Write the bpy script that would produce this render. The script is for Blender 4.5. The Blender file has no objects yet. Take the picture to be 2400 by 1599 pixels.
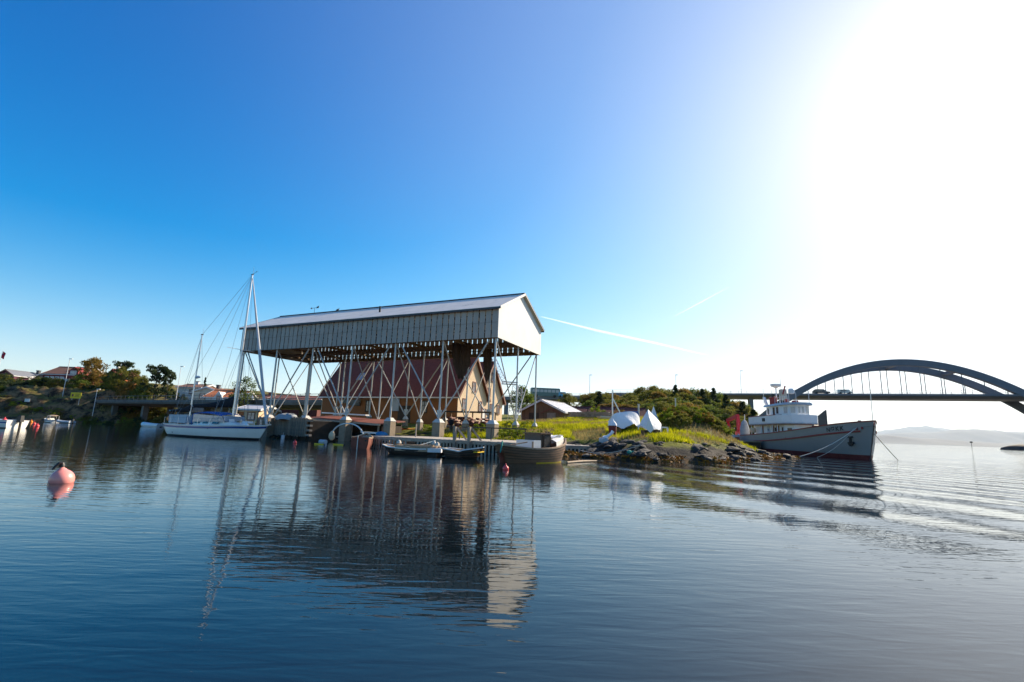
import bpy, bmesh, math, random
import numpy as np
from mathutils import Vector, Matrix, noise as mnoise

random.seed(7)
rng = np.random.default_rng(7)
scene = bpy.context.scene
col = scene.collection
R = math.radians

# ------------------------------------------------------------------ camera
FPX, PITCH, ROLL = 1133.14, 0.1833, 0.0341        # focal length in px of a 2400 px wide frame
CAM = np.array([0.0, 0.0, 1.4])
fw = np.array([0, math.cos(PITCH), math.sin(PITCH)])
_u = np.array([0, -math.sin(PITCH), math.cos(PITCH)])
_r = np.array([1.0, 0, 0])
rt = _r * math.cos(ROLL) + _u * math.sin(ROLL)
up = _u * math.cos(ROLL) - _r * math.sin(ROLL)
cd = bpy.data.cameras.new('camera')
cd.sensor_width = 36.0
cd.lens = FPX / 2400 * 36.0
cd.clip_start = 0.1
cd.clip_end = 60000
cam = bpy.data.objects.new('camera', cd)
col.objects.link(cam)
cam.matrix_world = Matrix(((rt[0], up[0], -fw[0], CAM[0]), (rt[1], up[1], -fw[1], CAM[1]),
                           (rt[2], up[2], -fw[2], CAM[2]), (0, 0, 0, 1)))
scene.camera = cam

# ------------------------------------------------------------------ sky, sun, exposure
SUN_EL, SUN_AZ = R(29.6), R(47.6)                 # azimuth measured from +Y towards +X
SUN = np.array([math.cos(SUN_EL) * math.sin(SUN_AZ), math.cos(SUN_EL) * math.cos(SUN_AZ), math.sin(SUN_EL)])
SKY_K = 5.4
world = bpy.data.worlds.new('World')
scene.world = world
world.use_nodes = True
nt = world.node_tree
nt.nodes.clear()
wo = nt.nodes.new('ShaderNodeOutputWorld')
bg = nt.nodes.new('ShaderNodeBackground')
sky = nt.nodes.new('ShaderNodeTexSky')
sky.sky_type = 'NISHITA'
sky.sun_disc = False
sky.sun_elevation = SUN_EL
sky.sun_rotation = SUN_AZ
sky.altitude = 0
sky.air_density = 1.0
sky.dust_density = 0.35
sky.ozone_density = 2.0
hs = nt.nodes.new('ShaderNodeHueSaturation')
hs.inputs['Hue'].default_value = 0.511
hs.inputs['Saturation'].default_value = 1.3
# aureole: forward scattering of thin haze round the sun, a function of the angle to the sun only
tc = nt.nodes.new('ShaderNodeTexCoord')
dot = nt.nodes.new('ShaderNodeVectorMath'); dot.operation = 'DOT_PRODUCT'
dot.inputs[1].default_value = tuple(SUN)
nt.links.new(tc.outputs['Generated'], dot.inputs[0])
def wmath(op, a, b):
    n = nt.nodes.new('ShaderNodeMath'); n.operation = op
    for i, v in enumerate((a, b)):
        if v is None: continue
        if isinstance(v, (int, float)): n.inputs[i].default_value = v
        else: nt.links.new(v, n.inputs[i])
    return n.outputs[0]
d0 = wmath('MAXIMUM', dot.outputs['Value'], 0.0)
a1 = wmath('MULTIPLY', wmath('POWER', d0, 3.0), 1.3)
a2 = wmath('MULTIPLY', wmath('POWER', d0, 12.0), .8)
a3 = wmath('MULTIPLY', wmath('POWER', d0, 160.0), 10.0)
asum = wmath('ADD', wmath('ADD', a1, a2), a3)
sc = nt.nodes.new('ShaderNodeVectorMath'); sc.operation = 'SCALE'
sc.inputs[0].default_value = (0.96, 0.99, 1.0)
nt.links.new(asum, sc.inputs['Scale'])
ad = nt.nodes.new('ShaderNodeVectorMath'); ad.operation = 'ADD'
gm0 = nt.nodes.new('ShaderNodeVectorMath'); gm0.operation = 'SCALE'; gm0.inputs['Scale'].default_value = 1 / 3.2
gam = nt.nodes.new('ShaderNodeGamma'); gam.inputs['Gamma'].default_value = 1.5
gm1 = nt.nodes.new('ShaderNodeVectorMath'); gm1.operation = 'SCALE'; gm1.inputs['Scale'].default_value = 3.2
nt.links.new(sky.outputs[0], gm0.inputs[0]); nt.links.new(gm0.outputs[0], gam.inputs[0]); nt.links.new(gam.outputs[0], gm1.inputs[0])
nt.links.new(gm1.outputs[0], hs.inputs['Color'])
nt.links.new(hs.outputs[0], ad.inputs[0])
nt.links.new(sc.outputs[0], ad.inputs[1])
# soft shoulder, so that the glare round the sun rolls off instead of clipping
sh0 = nt.nodes.new('ShaderNodeVectorMath'); sh0.operation = 'SCALE'; sh0.inputs['Scale'].default_value = 1 / SKY_K
sh1 = nt.nodes.new('ShaderNodeVectorMath'); sh1.operation = 'ADD'; sh1.inputs[1].default_value = (1, 1, 1)
sh2 = nt.nodes.new('ShaderNodeVectorMath'); sh2.operation = 'DIVIDE'
nt.links.new(ad.outputs[0], sh0.inputs[0]); nt.links.new(sh0.outputs[0], sh1.inputs[0])
nt.links.new(ad.outputs[0], sh2.inputs[0]); nt.links.new(sh1.outputs[0], sh2.inputs[1])
nt.links.new(sh2.outputs[0], bg.inputs['Color'])
bg.inputs['Strength'].default_value = 0.15
nt.links.new(bg.outputs[0], wo.inputs[0])

sl = bpy.data.lights.new('sun', 'SUN')
sl.energy = 4.6
sl.angle = R(0.53)
sl.color = (1.0, 0.86, 0.66)
so = bpy.data.objects.new('sun', sl)
col.objects.link(so)
so.rotation_euler = Vector(tuple(-SUN)).to_track_quat('-Z', 'Y').to_euler()
scene.view_settings.view_transform = 'Standard'
scene.view_settings.look = 'None'
scene.view_settings.gamma = 1.0
scene.view_settings.use_curve_mapping = False
scene.view_settings.exposure = 1.1

# ------------------------------------------------------------------ geometry helpers
def ray(x, y): return fw + rt * (x - 1200) / FPX + up * (799.5 - y) / FPX
def at(x, y, Y):
    """world point seen at photo pixel (x, y) that stands at depth Y"""
    r = ray(x, y); return CAM + r * (Y / r[1])
def gz(x, y, h=0.0):
    r = ray(x, y); return CAM + r * ((h - CAM[2]) / r[2])
def proj(p):
    d = np.array(p, float) - CAM; z = d @ fw
    return 1200 + FPX * (d @ rt) / z, 799.5 - FPX * (d @ up) / z
def local(px, py, o, a, axis, val):
    """coordinates in a frame at o turned by a of the point of plane axis = val seen at a pixel"""
    ex = np.array([math.cos(a), math.sin(a), 0]); ey = np.array([-math.sin(a), math.cos(a), 0])
    o = np.array([o[0], o[1], 0.0]); r = ray(px, py); n = ex if axis == 'x' else ey
    t = (val - (CAM - o) @ n) / (r @ n); p = CAM + r * t - o
    return p @ ex, p @ ey, p[2]

class MB:
    def __init__(s): s.v = []; s.f = []
    def add(s, vs, fs):
        b = len(s.v); s.v += [tuple(float(c) for c in p) for p in vs]; s.f += [tuple(i + b for i in f) for f in fs]; return s
    def box(s, c, d, rz=0.0, taper=1.0):
        x, y, z = d[0] / 2, d[1] / 2, d[2] / 2
        ca, sa = math.cos(rz), math.sin(rz); vs = []
        for k in (-1, 1):
            t = 1.0 if k < 0 else taper
            for i, j in ((-1, -1), (1, -1), (1, 1), (-1, 1)):
                px, py = i * x * t, j * y * t
                vs.append((c[0] + px * ca - py * sa, c[1] + px * sa + py * ca, c[2] + k * z))
        return s.add(vs, [(3, 2, 1, 0), (4, 5, 6, 7), (0, 1, 5, 4), (1, 2, 6, 5), (2, 3, 7, 6), (3, 0, 4, 7)])
    def bb(s, a, b):
        return s.box([(a[i] + b[i]) / 2 for i in range(3)], [abs(b[i] - a[i]) for i in range(3)])
    def beam(s, p, q, w, h, upv=(0, 0, 1)):
        p = Vector(p); q = Vector(q); d = (q - p).normalized(); u = Vector(upv)
        if abs(d.dot(u)) > .99: u = Vector((1, 0, 0))
        r = d.cross(u).normalized() * (w / 2); u = r.cross(d).normalized() * (h / 2)
        vs = [p - r - u, p + r - u, p + r + u, p - r + u, q - r - u, q + r - u, q + r + u, q - r + u]
        return s.add(vs, [(0, 1, 2, 3), (7, 6, 5, 4), (0, 4, 5, 1), (1, 5, 6, 2), (2, 6, 7, 3), (3, 7, 4, 0)])
    def tube(s, p, q, r0, r1=None, n=8):
        return s.path([p, q], [r0, r0 if r1 is None else r1], n)
    def path(s, pts, rad, n=6):
        pts = [Vector(p) for p in pts]
        if not isinstance(rad, (list, tuple)): rad = [rad] * len(pts)
        vs = []; prev = None
        for i, p in enumerate(pts):
            d = (pts[min(i + 1, len(pts) - 1)] - pts[max(i - 1, 0)]).normalized()
            u = prev if prev is not None else (Vector((0, 0, 1)) if abs(d.z) < .9 else Vector((1, 0, 0)))
            a = d.cross(u)
            if a.length < 1e-4: a = d.cross(Vector((0, 1, 0)))
            a.normalize(); b = a.cross(d).normalized(); prev = b
            for k in range(n):
                t = 2 * math.pi * k / n
                vs.append(p + a * (math.cos(t) * rad[i]) + b * (math.sin(t) * rad[i]))
        m = len(pts); fs = []
        for i in range(m - 1):
            for k in range(n):
                k2 = (k + 1) % n
                fs.append((i * n + k, (i + 1) * n + k, (i + 1) * n + k2, i * n + k2))
        fs.append(tuple(range(n))); fs.append(tuple((m - 1) * n + k for k in reversed(range(n))))
        return s.add(vs, fs)
    def prism(s, poly, ext):
        """planar polygon (3d points) swept by vector ext"""
        n = len(poly); vs = [tuple(p) for p in poly] + [tuple(p[i] + ext[i] for i in range(3)) for p in poly]
        fs = [tuple(reversed(range(n))), tuple(range(n, 2 * n))] + [(i, (i + 1) % n, n + (i + 1) % n, n + i) for i in range(n)]
        return s.add(vs, fs)
    def lathe(s, prof, c=(0, 0, 0), n=16):
        vs = []; fs = []
        for r, z in prof:
            for k in range(n):
                t = 2 * math.pi * k / n; vs.append((c[0] + r * math.cos(t), c[1] + r * math.sin(t), c[2] + z))
        for i in range(len(prof) - 1):
            for k in range(n):
                k2 = (k + 1) % n; fs.append((i * n + k, i * n + k2, (i + 1) * n + k2, (i + 1) * n + k))
        fs.append(tuple(reversed(range(n)))); fs.append(tuple((len(prof) - 1) * n + k for k in range(n)))
        return s.add(vs, fs)
    def grid(s, rows, close=False):
        n = len(rows[0]); vs = [p for r in rows for p in r]; fs = []
        for i in range(len(rows) - 1):
            for k in range(n if close else n - 1):
                k2 = (k + 1) % n; fs.append((i * n + k, i * n + k2, (i + 1) * n + k2, (i + 1) * n + k))
        return s.add(vs, fs)
    def mesh(s, name, smooth=False, recalc=True):
        me = bpy.data.meshes.new(name); me.from_pydata(s.v, [], s.f); me.validate()
        if recalc:
            bm = bmesh.new(); bm.from_mesh(me); bmesh.ops.recalc_face_normals(bm, faces=bm.faces); bm.to_mesh(me); bm.free()
        if smooth:
            for p in me.polygons: p.use_smooth = True
            try: me.set_sharp_from_angle(angle=R(smooth if smooth is not True else 40))
            except Exception: pass
        return me
    def build(s, name, m, parent=None, smooth=False, loc=None, rot=None):
        return link(name, s.mesh(name, smooth), m, parent, loc, rot)

def link(name, me, m=None, parent=None, loc=None, rot=None):
    if m is not None and not me.materials: me.materials.append(MAT[m] if isinstance(m, str) else m)
    o = bpy.data.objects.new(name, me); col.objects.link(o)
    if parent: o.parent = parent
    if loc is not None: o.location = tuple(float(c) for c in loc)
    if rot is not None: o.rotation_euler = rot
    return o
def tag(o, label, cat, group=None):
    o['label'] = label; o['category'] = cat
    if group: o['group'] = group
    return o
def thing(name, label, cat, loc, rz=0.0, group=None):
    o = bpy.data.objects.new(name, None); col.objects.link(o)
    o.empty_display_size = 0.2
    o.location = tuple(float(c) for c in loc); o.rotation_euler = (0, 0, rz)
    return tag(o, label, cat, group)
def kind(o, k): o['kind'] = k; return o
def npmesh(name, V, F, nper):
    """fast mesh from arrays: V (n,3), F (m,nper)"""
    me = bpy.data.meshes.new(name)
    me.vertices.add(len(V)); me.vertices.foreach_set('co', np.ascontiguousarray(V, np.float32).ravel())
    me.loops.add(F.size); me.loops.foreach_set('vertex_index', np.ascontiguousarray(F, np.int32).ravel())
    me.polygons.add(len(F)); me.polygons.foreach_set('loop_start', np.arange(0, F.size, nper, dtype=np.int32))
    try: me.polygons.foreach_set('loop_total', np.full(len(F), nper, np.int32))
    except Exception: pass
    me.update(calc_edges=True); me.validate(); return me
def copy_tree(o, parent=None):
    c = o.copy(); col.objects.link(c); c.parent = parent
    for ch in o.children: copy_tree(ch, c)
    return c

# ------------------------------------------------------------------ materials
MAT = {}
def N(t, typ, **kw):
    n = t.nodes.new(typ)
    for k, v in kw.items(): setattr(n, k, v)
    return n
def mat(name, c, rough=.7, metal=0.0, var=.18, vs=2.0, c2=None, bump=0.0, bs=12.0, rvar=0.0, stretch=(1, 1, 1), spec=.4, coat=0.0, stain=None, transl=0.0):
    m = bpy.data.materials.new(name); m.use_nodes = True; t = m.node_tree; L = t.links
    p = t.nodes['Principled BSDF']; p.inputs['Roughness'].default_value = rough; p.inputs['Metallic'].default_value = metal
    p.inputs['Specular IOR Level'].default_value = spec
    if coat: p.inputs['Coat Weight'].default_value = coat
    tc = N(t, 'ShaderNodeTexCoord'); mp = N(t, 'ShaderNodeMapping'); mp.inputs['Scale'].default_value = stretch
    L.new(tc.outputs['Object'], mp.inputs[0])
    n1 = N(t, 'ShaderNodeTexNoise'); n1.inputs['Scale'].default_value = vs; n1.inputs['Detail'].default_value = 6; n1.inputs['Roughness'].default_value = .65
    L.new(mp.outputs[0], n1.inputs['Vector'])
    cr = N(t, 'ShaderNodeValToRGB'); e = cr.color_ramp.elements
    e[0].position = .3; e[1].position = .7
    lo = tuple(max(0, x * (1 - var)) for x in c); hi = tuple(min(1, x * (1 + var)) for x in (c2 or c))
    e[0].color = (*lo, 1); e[1].color = (*hi, 1)
    L.new(n1.outputs['Fac'], cr.inputs[0]); out = cr.outputs[0]
    if stain:
        n3 = N(t, 'ShaderNodeTexNoise'); n3.inputs['Scale'].default_value = stain[1]; n3.inputs['Detail'].default_value = 8; n3.inputs['Roughness'].default_value = .7
        L.new(mp.outputs[0], n3.inputs['Vector'])
        r3 = N(t, 'ShaderNodeValToRGB'); r3.color_ramp.elements[0].position = stain[2]; r3.color_ramp.elements[1].position = stain[2] + .12
        L.new(n3.outputs['Fac'], r3.inputs[0])
        mx = N(t, 'ShaderNodeMix', data_type='RGBA'); L.new(r3.outputs[0], mx.inputs['Factor']); L.new(out, mx.inputs['A']); mx.inputs['B'].default_value = (*stain[0], 1)
        out = mx.outputs['Result']
    if rvar:
        oi = N(t, 'ShaderNodeObjectInfo'); h = N(t, 'ShaderNodeHueSaturation')
        mr = N(t, 'ShaderNodeMapRange'); mr.inputs['To Min'].default_value = 1 - rvar; mr.inputs['To Max'].default_value = 1 + rvar
        L.new(oi.outputs['Random'], mr.inputs['Value']); L.new(mr.outputs[0], h.inputs['Value']); L.new(out, h.inputs['Color']); out = h.outputs[0]
    L.new(out, p.inputs['Base Color'])
    if bump:
        n2 = N(t, 'ShaderNodeTexNoise'); n2.inputs['Scale'].default_value = bs; n2.inputs['Detail'].default_value = 8
        L.new(mp.outputs[0], n2.inputs['Vector'])
        b = N(t, 'ShaderNodeBump'); b.inputs['Strength'].default_value = 1.0; b.inputs['Distance'].default_value = bump
        L.new(n2.outputs['Fac'], b.inputs['Height']); L.new(b.outputs[0], p.inputs['Normal'])
    if transl:
        tr = N(t, 'ShaderNodeBsdfTranslucent'); ms = N(t, 'ShaderNodeMixShader'); ms.inputs[0].default_value = transl
        L.new(out, tr.inputs['Color']); L.new(p.outputs[0], ms.inputs[1]); L.new(tr.outputs[0], ms.inputs[2])
        L.new(ms.outputs[0], t.nodes['Material Output'].inputs['Surface'])
    MAT[name] = m; return m
def add_wave(name, axis, scale, dist, rot=None):
    """ribs / boards relief on top of a material"""
    m = MAT[name]; t = m.node_tree; L = t.links; p = t.nodes['Principled BSDF']
    tc = N(t, 'ShaderNodeTexCoord'); w = N(t, 'ShaderNodeTexWave', wave_type='BANDS', bands_direction=axis, wave_profile='SAW' if axis == 'Z' else 'SIN')
    w.inputs['Scale'].default_value = scale; L.new(tc.outputs['Object'], w.inputs['Vector'])
    b = N(t, 'ShaderNodeBump'); b.inputs['Distance'].default_value = dist; L.new(w.outputs['Fac'], b.inputs['Height'])
    if p.inputs['Normal'].is_linked: L.new(p.inputs['Normal'].links[0].from_socket, b.inputs['Normal'])
    L.new(b.outputs[0], p.inputs['Normal'])

mat('steel', (.48, .47, .45), .45, .35, .12, 1.5, stain=((.30, .24, .18), 3.0, .68))
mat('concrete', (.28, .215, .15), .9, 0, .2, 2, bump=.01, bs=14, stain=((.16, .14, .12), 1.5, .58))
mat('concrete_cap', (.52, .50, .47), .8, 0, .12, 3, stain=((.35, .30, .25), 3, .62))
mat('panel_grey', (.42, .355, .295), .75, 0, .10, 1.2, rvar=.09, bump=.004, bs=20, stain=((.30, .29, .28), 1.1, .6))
mat('roof_grey', (.84, .73, .62), .75, .0, .10, .8, stain=((.36, .32, .28), .7, .60)); add_wave('roof_grey', 'X', 6.0, .003)
mat('cream', (.74, .72, .68), .7, 0, .06, .6, stain=((.62, .58, .50), .5, .62), bump=.003, bs=9)
mat('timber_brown', (.17, .10, .055), .8, 0, .3, 2, stretch=(1, 1, 6))
mat('timber_dark', (.055, .038, .026), .85, 0, .3, 2)
mat('timber_grey', (.33, .27, .21), .85, 0, .28, 3, bump=.004, bs=25, rvar=.22, stain=((.15, .12, .10), 2.5, .6))
mat('deck', (.42, .37, .32), .85, 0, .2, 3, rvar=.15, bump=.004, bs=25)
mat('fence_wood', (.23, .17, .12), .85, 0, .25, 4, rvar=.3, bump=.004, bs=25)
mat('dark_edge', (.05, .05, .055), .5, 0, .2, 3)
mat('net', (.075, .045, .03), .95, 0, .4, 5, bump=.03, bs=9, stretch=(4, 4, .6))
mat('house_orange', (.27, .095, .024), .75, 0, .10, .8, stain=((.26, .10, .04), .6, .62)); add_wave('house_orange', 'X', 3.3, .012)
mat('house_pale', (.72, .54, .36), .75, 0, .06, .8, bump=.0, stain=((.60, .45, .30), .8, .64)); add_wave('house_pale', 'Z', 2.2, .015)
mat('roof_red', (.155, .045, .030), .85, 0, .22, 3, stain=((.09, .035, .028), 1.0, .58)); add_wave('roof_red', 'X', 2.4, .03)
mat('trim_white', (.72, .70, .68), .6, 0, .08, 3)
mat('trim_brown', (.20, .08, .05), .6, 0, .15, 3)
mat('door_brown', (.22, .09, .035), .5, 0, .2, 4)
mat('pane', (.05, .07, .09), .06, 0, .1, 2, spec=.8)
mat('pane_pale', (.30, .33, .36), .1, 0, .1, 2, spec=.8)
mat('gel_white', (.80, .77, .71), .28, 0, .05, 1.5, coat=.4, stain=((.62, .58, .50), 1.6, .68))
mat('hull_grey', (.29, .285, .27), .42, 0, .06, .7, stain=((.33, .30, .27), 1.2, .66))
mat('ship_white', (.74, .75, .77), .4, 0, .05, 1, stain=((.58, .52, .46), 1.3, .72))
mat('boot_red', (.16, .03, .028), .6, 0, .25, 2)
mat('rail_red', (.28, .035, .035), .5, 0, .2, 3)
mat('crane_red', (.55, .025, .03), .4, 0, .12, 3)
mat('boot_black', (.012, .013, .016), .5, 0, .2, 2)
mat('stripe_blue', (.02, .06, .24), .3, 0, .1, 3)
mat('cover_navy', (.006, .007, .013), .85, 0, .3, 4, bump=.02, bs=6)
mat('hood_blue', (.03, .10, .33), .7, 0, .15, 4)
mat('dodger_grey', (.50, .51, .53), .8, 0, .1, 3)
mat('alu', (.62, .63, .66), .3, .7, .08, 2)
mat('wire', (.25, .25, .27), .5, .5, .1, 2)
mat('black', (.015, .015, .016), .5, 0, .3, 3)
mat('rubber', (.02, .02, .02), .8, 0, .3, 3)
mat('rope', (.50, .45, .38), .9, 0, .2, 20)
mat('rope_teal', (.03, .25, .20), .9, 0, .2, 20)
mat('buoy_pink', (.80, .28, .24), .35, 0, .08, 3, coat=.3, stain=((.72, .42, .36), 4, .6))
mat('buoy_red', (.75, .06, .06), .35, 0, .1, 3, coat=.3)
mat('buoy_orange', (.85, .22, .01), .4, 0, .1, 3)
mat('yellow', (.80, .55, .02), .5, 0, .1, 3)
mat('sign_yellow', (.85, .55, .01), .5, 0, .05, 3)
mat('kayak_orange', (.75, .22, .02), .35, 0, .1, 2)
mat('tarp_white', (.80, .82, .86), .65, 0, .06, 2, bump=.025, bs=5, transl=.12)
mat('tarp_grey', (.30, .32, .34), .8, 0, .25, 2, bump=.06, bs=4)
mat('tarp_red', (.16, .03, .03), .85, 0, .3, 4, bump=.03, bs=6)
mat('plastic_grey', (.38, .42, .46), .5, 0, .1, 3)
mat('plastic_blue', (.02, .16, .33), .5, 0, .1, 3)
mat('boat_brown', (.18, .10, .058), .62, 0, .3, 1.4, stretch=(1, 1, 6), bump=.008, bs=10, stain=((.22, .17, .13), 2.2, .60))
mat('boat_brown_light', (.36, .25, .16), .7, 0, .25, 3, stretch=(1, 1, 3))
mat('boat_tar', (.035, .026, .021), .55, 0, .35, 2, stretch=(1, 1, 6), bump=.006, bs=10)
mat('rust_red', (.19, .055, .035), .7, 0, .3, 2, stain=((.10, .04, .03), 2, .58))
mat('barn_red', (.13, .032, .026), .85, 0, .2, 3, rvar=.1)
mat('roof_brown', (.20, .095, .06), .85, 0, .2, 3); add_wave('roof_brown', 'X', 2.0, .03)
mat('roof_orange', (.50, .15, .05), .8, 0, .2, 3); add_wave('roof_orange', 'X', 2.0, .03)
mat('roof_tin', (.55, .54, .55), .45, .3, .1, 2); add_wave('roof_tin', 'X', 5.0, .015)
mat('roof_slate', (.16, .17, .19), .7, 0, .2, 3)
mat('house_red', (.24, .03, .03), .7, 0, .12, 3)
mat('house_plum', (.13, .03, .06), .7, 0, .12, 3)
mat('house_white', (.72, .70, .66), .7, 0, .06, 3)
mat('house_beige', (.55, .48, .38), .7, 0, .1, 3)
mat('bridge_grey', (.17, .17, .185), .7, 0, .1, .3, stain=((.12, .12, .13), .25, .6))
mat('bus_teal', (.02, .10, .11), .3, 0, .1, 1, coat=.4)
mat('car_blue', (.02, .30, .50), .3, 0, .1, 1, coat=.4)
mat('car_dark', (.04, .04, .05), .3, 0, .1, 1, coat=.4)
mat('car_silver', (.35, .38, .42), .25, .6, .1, 1, coat=.4)
mat('road_rail', (.10, .10, .105), .6, .2, .1, 2)
mat('road_concrete', (.15, .145, .135), .9, 0, .2, .4, stain=((.08, .075, .07), .5, .55))
mat('stone', (.26, .21, .16), .9, 0, .3, 2, rvar=.25, bump=.02, bs=8)
mat('bark', (.09, .065, .045), .9, 0, .3, 5, bump=.02, bs=12)
mat('flag_red', (.55, .02, .04), .8, 0, .1, 3)
mat('flag_blue', (.02, .03, .20), .8, 0, .1, 3)
def leafmat(name, c, c2, tl=.35): mat(name, c, .75, 0, .25, .9, c2=c2, transl=tl, spec=.2, rvar=.15)
leafmat('leaf_olive', (.10, .11, .018), (.20, .19, .03), .45)
leafmat('leaf_green', (.07, .11, .018), (.15, .19, .03), .45)
leafmat('leaf_dark', (.028, .045, .018), (.06, .085, .028), .25)
leafmat('leaf_autumn', (.13, .10, .018), (.24, .15, .03), .45)
leafmat('leaf_lime', (.10, .15, .010), (.22, .26, .015), .4)
mat('grass_blade', (.16, .21, .008), .8, 0, .35, .7, c2=(.42, .40, .01), transl=.5, spec=.15)
mat('grass_dry', (.26, .19, .07), .8, 0, .3, .6, c2=(.34, .26, .10), transl=.3, spec=.15)
mat('seaweed', (.30, .12, .012), .7, 0, .45, 1.5, c2=(.38, .18, .02), spec=.2)
mat('mountain', (.030, .045, .062), .95, 0, .25, .0012)
mat('rock_dark', (.038, .033, .031), .85, 0, .35, 1.5, bump=.05, bs=4)

# ------------------------------------------------------------------ water
def water_material():
    m = bpy.data.materials.new('sea_water'); m.use_nodes = True; t = m.node_tree; L = t.links
    p = t.nodes['Principled BSDF']
    p.inputs['Base Color'].default_value = (.003, .008, .012, 1)
    p.inputs['Roughness'].default_value = .03
    p.inputs['IOR'].default_value = 1.40
    g = N(t, 'ShaderNodeNewGeometry')
    def mapn(rot, scl):
        mp = N(t, 'ShaderNodeMapping'); mp.inputs['Rotation'].default_value = (0, 0, rot); mp.inputs['Scale'].default_value = scl
        L.new(g.outputs['Position'], mp.inputs[0]); return mp.outputs[0]
    def noise(vec, scale, det, rough=.5, dist=0.0):
        n = N(t, 'ShaderNodeTexNoise'); n.inputs['Scale'].default_value = scale; n.inputs['Detail'].default_value = det
        n.inputs['Roughness'].default_value = rough; n.inputs['Distortion'].default_value = dist; L.new(vec, n.inputs['Vector']); return n.outputs['Fac']
    def ma(op, a, b=None, c=None):
        n = N(t, 'ShaderNodeMath', operation=op)
        for i, v in enumerate((a, b, c)):
            if v is None: continue
            if isinstance(v, (int, float)): n.inputs[i].default_value = v
            else: L.new(v, n.inputs[i])
        return n.outputs[0]
    sx = N(t, 'ShaderNodeSeparateXYZ'); L.new(g.outputs['Position'], sx.inputs[0])
    X, Y = sx.outputs[0], sx.outputs[1]
    # short wind ripples, gentle undulation, and an old boat wake rolling in on the open side
    rip = ma('MULTIPLY', noise(mapn(R(-13), (.75, 3.0, 1)), 2.3, 2.5, .5, .3), RIP)
    und = ma('MULTIPLY', noise(mapn(R(-8), (.6, 1.3, 1)), .75, 2, .45), UND)
    # patches where a breath of wind roughens the surface
    pt = N(t, 'ShaderNodeMapRange', interpolation_type='SMOOTHSTEP'); L.new(noise(mapn(0.3, (1, 1.6, 1)), .10, 2), pt.inputs['Value'])
    pt.inputs['From Min'].default_value = .42; pt.inputs['From Max'].default_value = .62
    fin = ma('MULTIPLY', ma('MULTIPLY', noise(mapn(R(5), (1, 1.7, 1)), 9.0, 2, .5), FIN), ma('MULTIPLY_ADD', pt.outputs[0], 1.1, .15))
    # wake: sine crests with wandering phase, strongest towards +X
    wa = WAKE_DIR
    ph = ma('ADD', ma('MULTIPLY', X, math.sin(wa) * WAKE_K), ma('MULTIPLY', Y, math.cos(wa) * WAKE_K))
    ph = ma('ADD', ph, ma('MULTIPLY', noise(mapn(0, (1, 1, 1)), .10, 2), 8.0))
    sn = ma('SINE', ph)
    ev = N(t, 'ShaderNodeMapRange', interpolation_type='SMOOTHSTEP'); L.new(ma('ADD', X, ma('MULTIPLY', Y, .05)), ev.inputs['Value'])
    ev.inputs['From Min'].default_value = .8; ev.inputs['From Max'].default_value = 7.0
    ne = N(t, 'ShaderNodeMapRange', interpolation_type='SMOOTHSTEP'); L.new(Y, ne.inputs['Value'])
    ne.inputs['From Min'].default_value = 5.5; ne.inputs['From Max'].default_value = 10.0
    wk = ma('MULTIPLY', ma('MULTIPLY', sn, ma('MULTIPLY', ev.outputs[0], ne.outputs[0])), WAKE_A)
    h = ma('ADD', ma('ADD', rip, und), ma('ADD', fin, wk))
    b = N(t, 'ShaderNodeBump'); b.inputs['Strength'].default_value = 1.0; b.inputs['Distance'].default_value = 1.0
    L.new(h, b.inputs['Height']); L.new(b.outputs[0], p.inputs['Normal'])
    MAT['sea_water'] = m
RIP, UND, FIN = .0050, .0095, .0008
WAKE_DIR, WAKE_K, WAKE_A = R(66), 2.2, .016
water_material()
kind(MB().add([(-24000, -900, 0), (24000, -900, 0), (24000, 24000, 0), (-24000, 24000, 0)], [(0, 1, 2, 3)]).build('water', 'sea_water'), 'structure')

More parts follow.
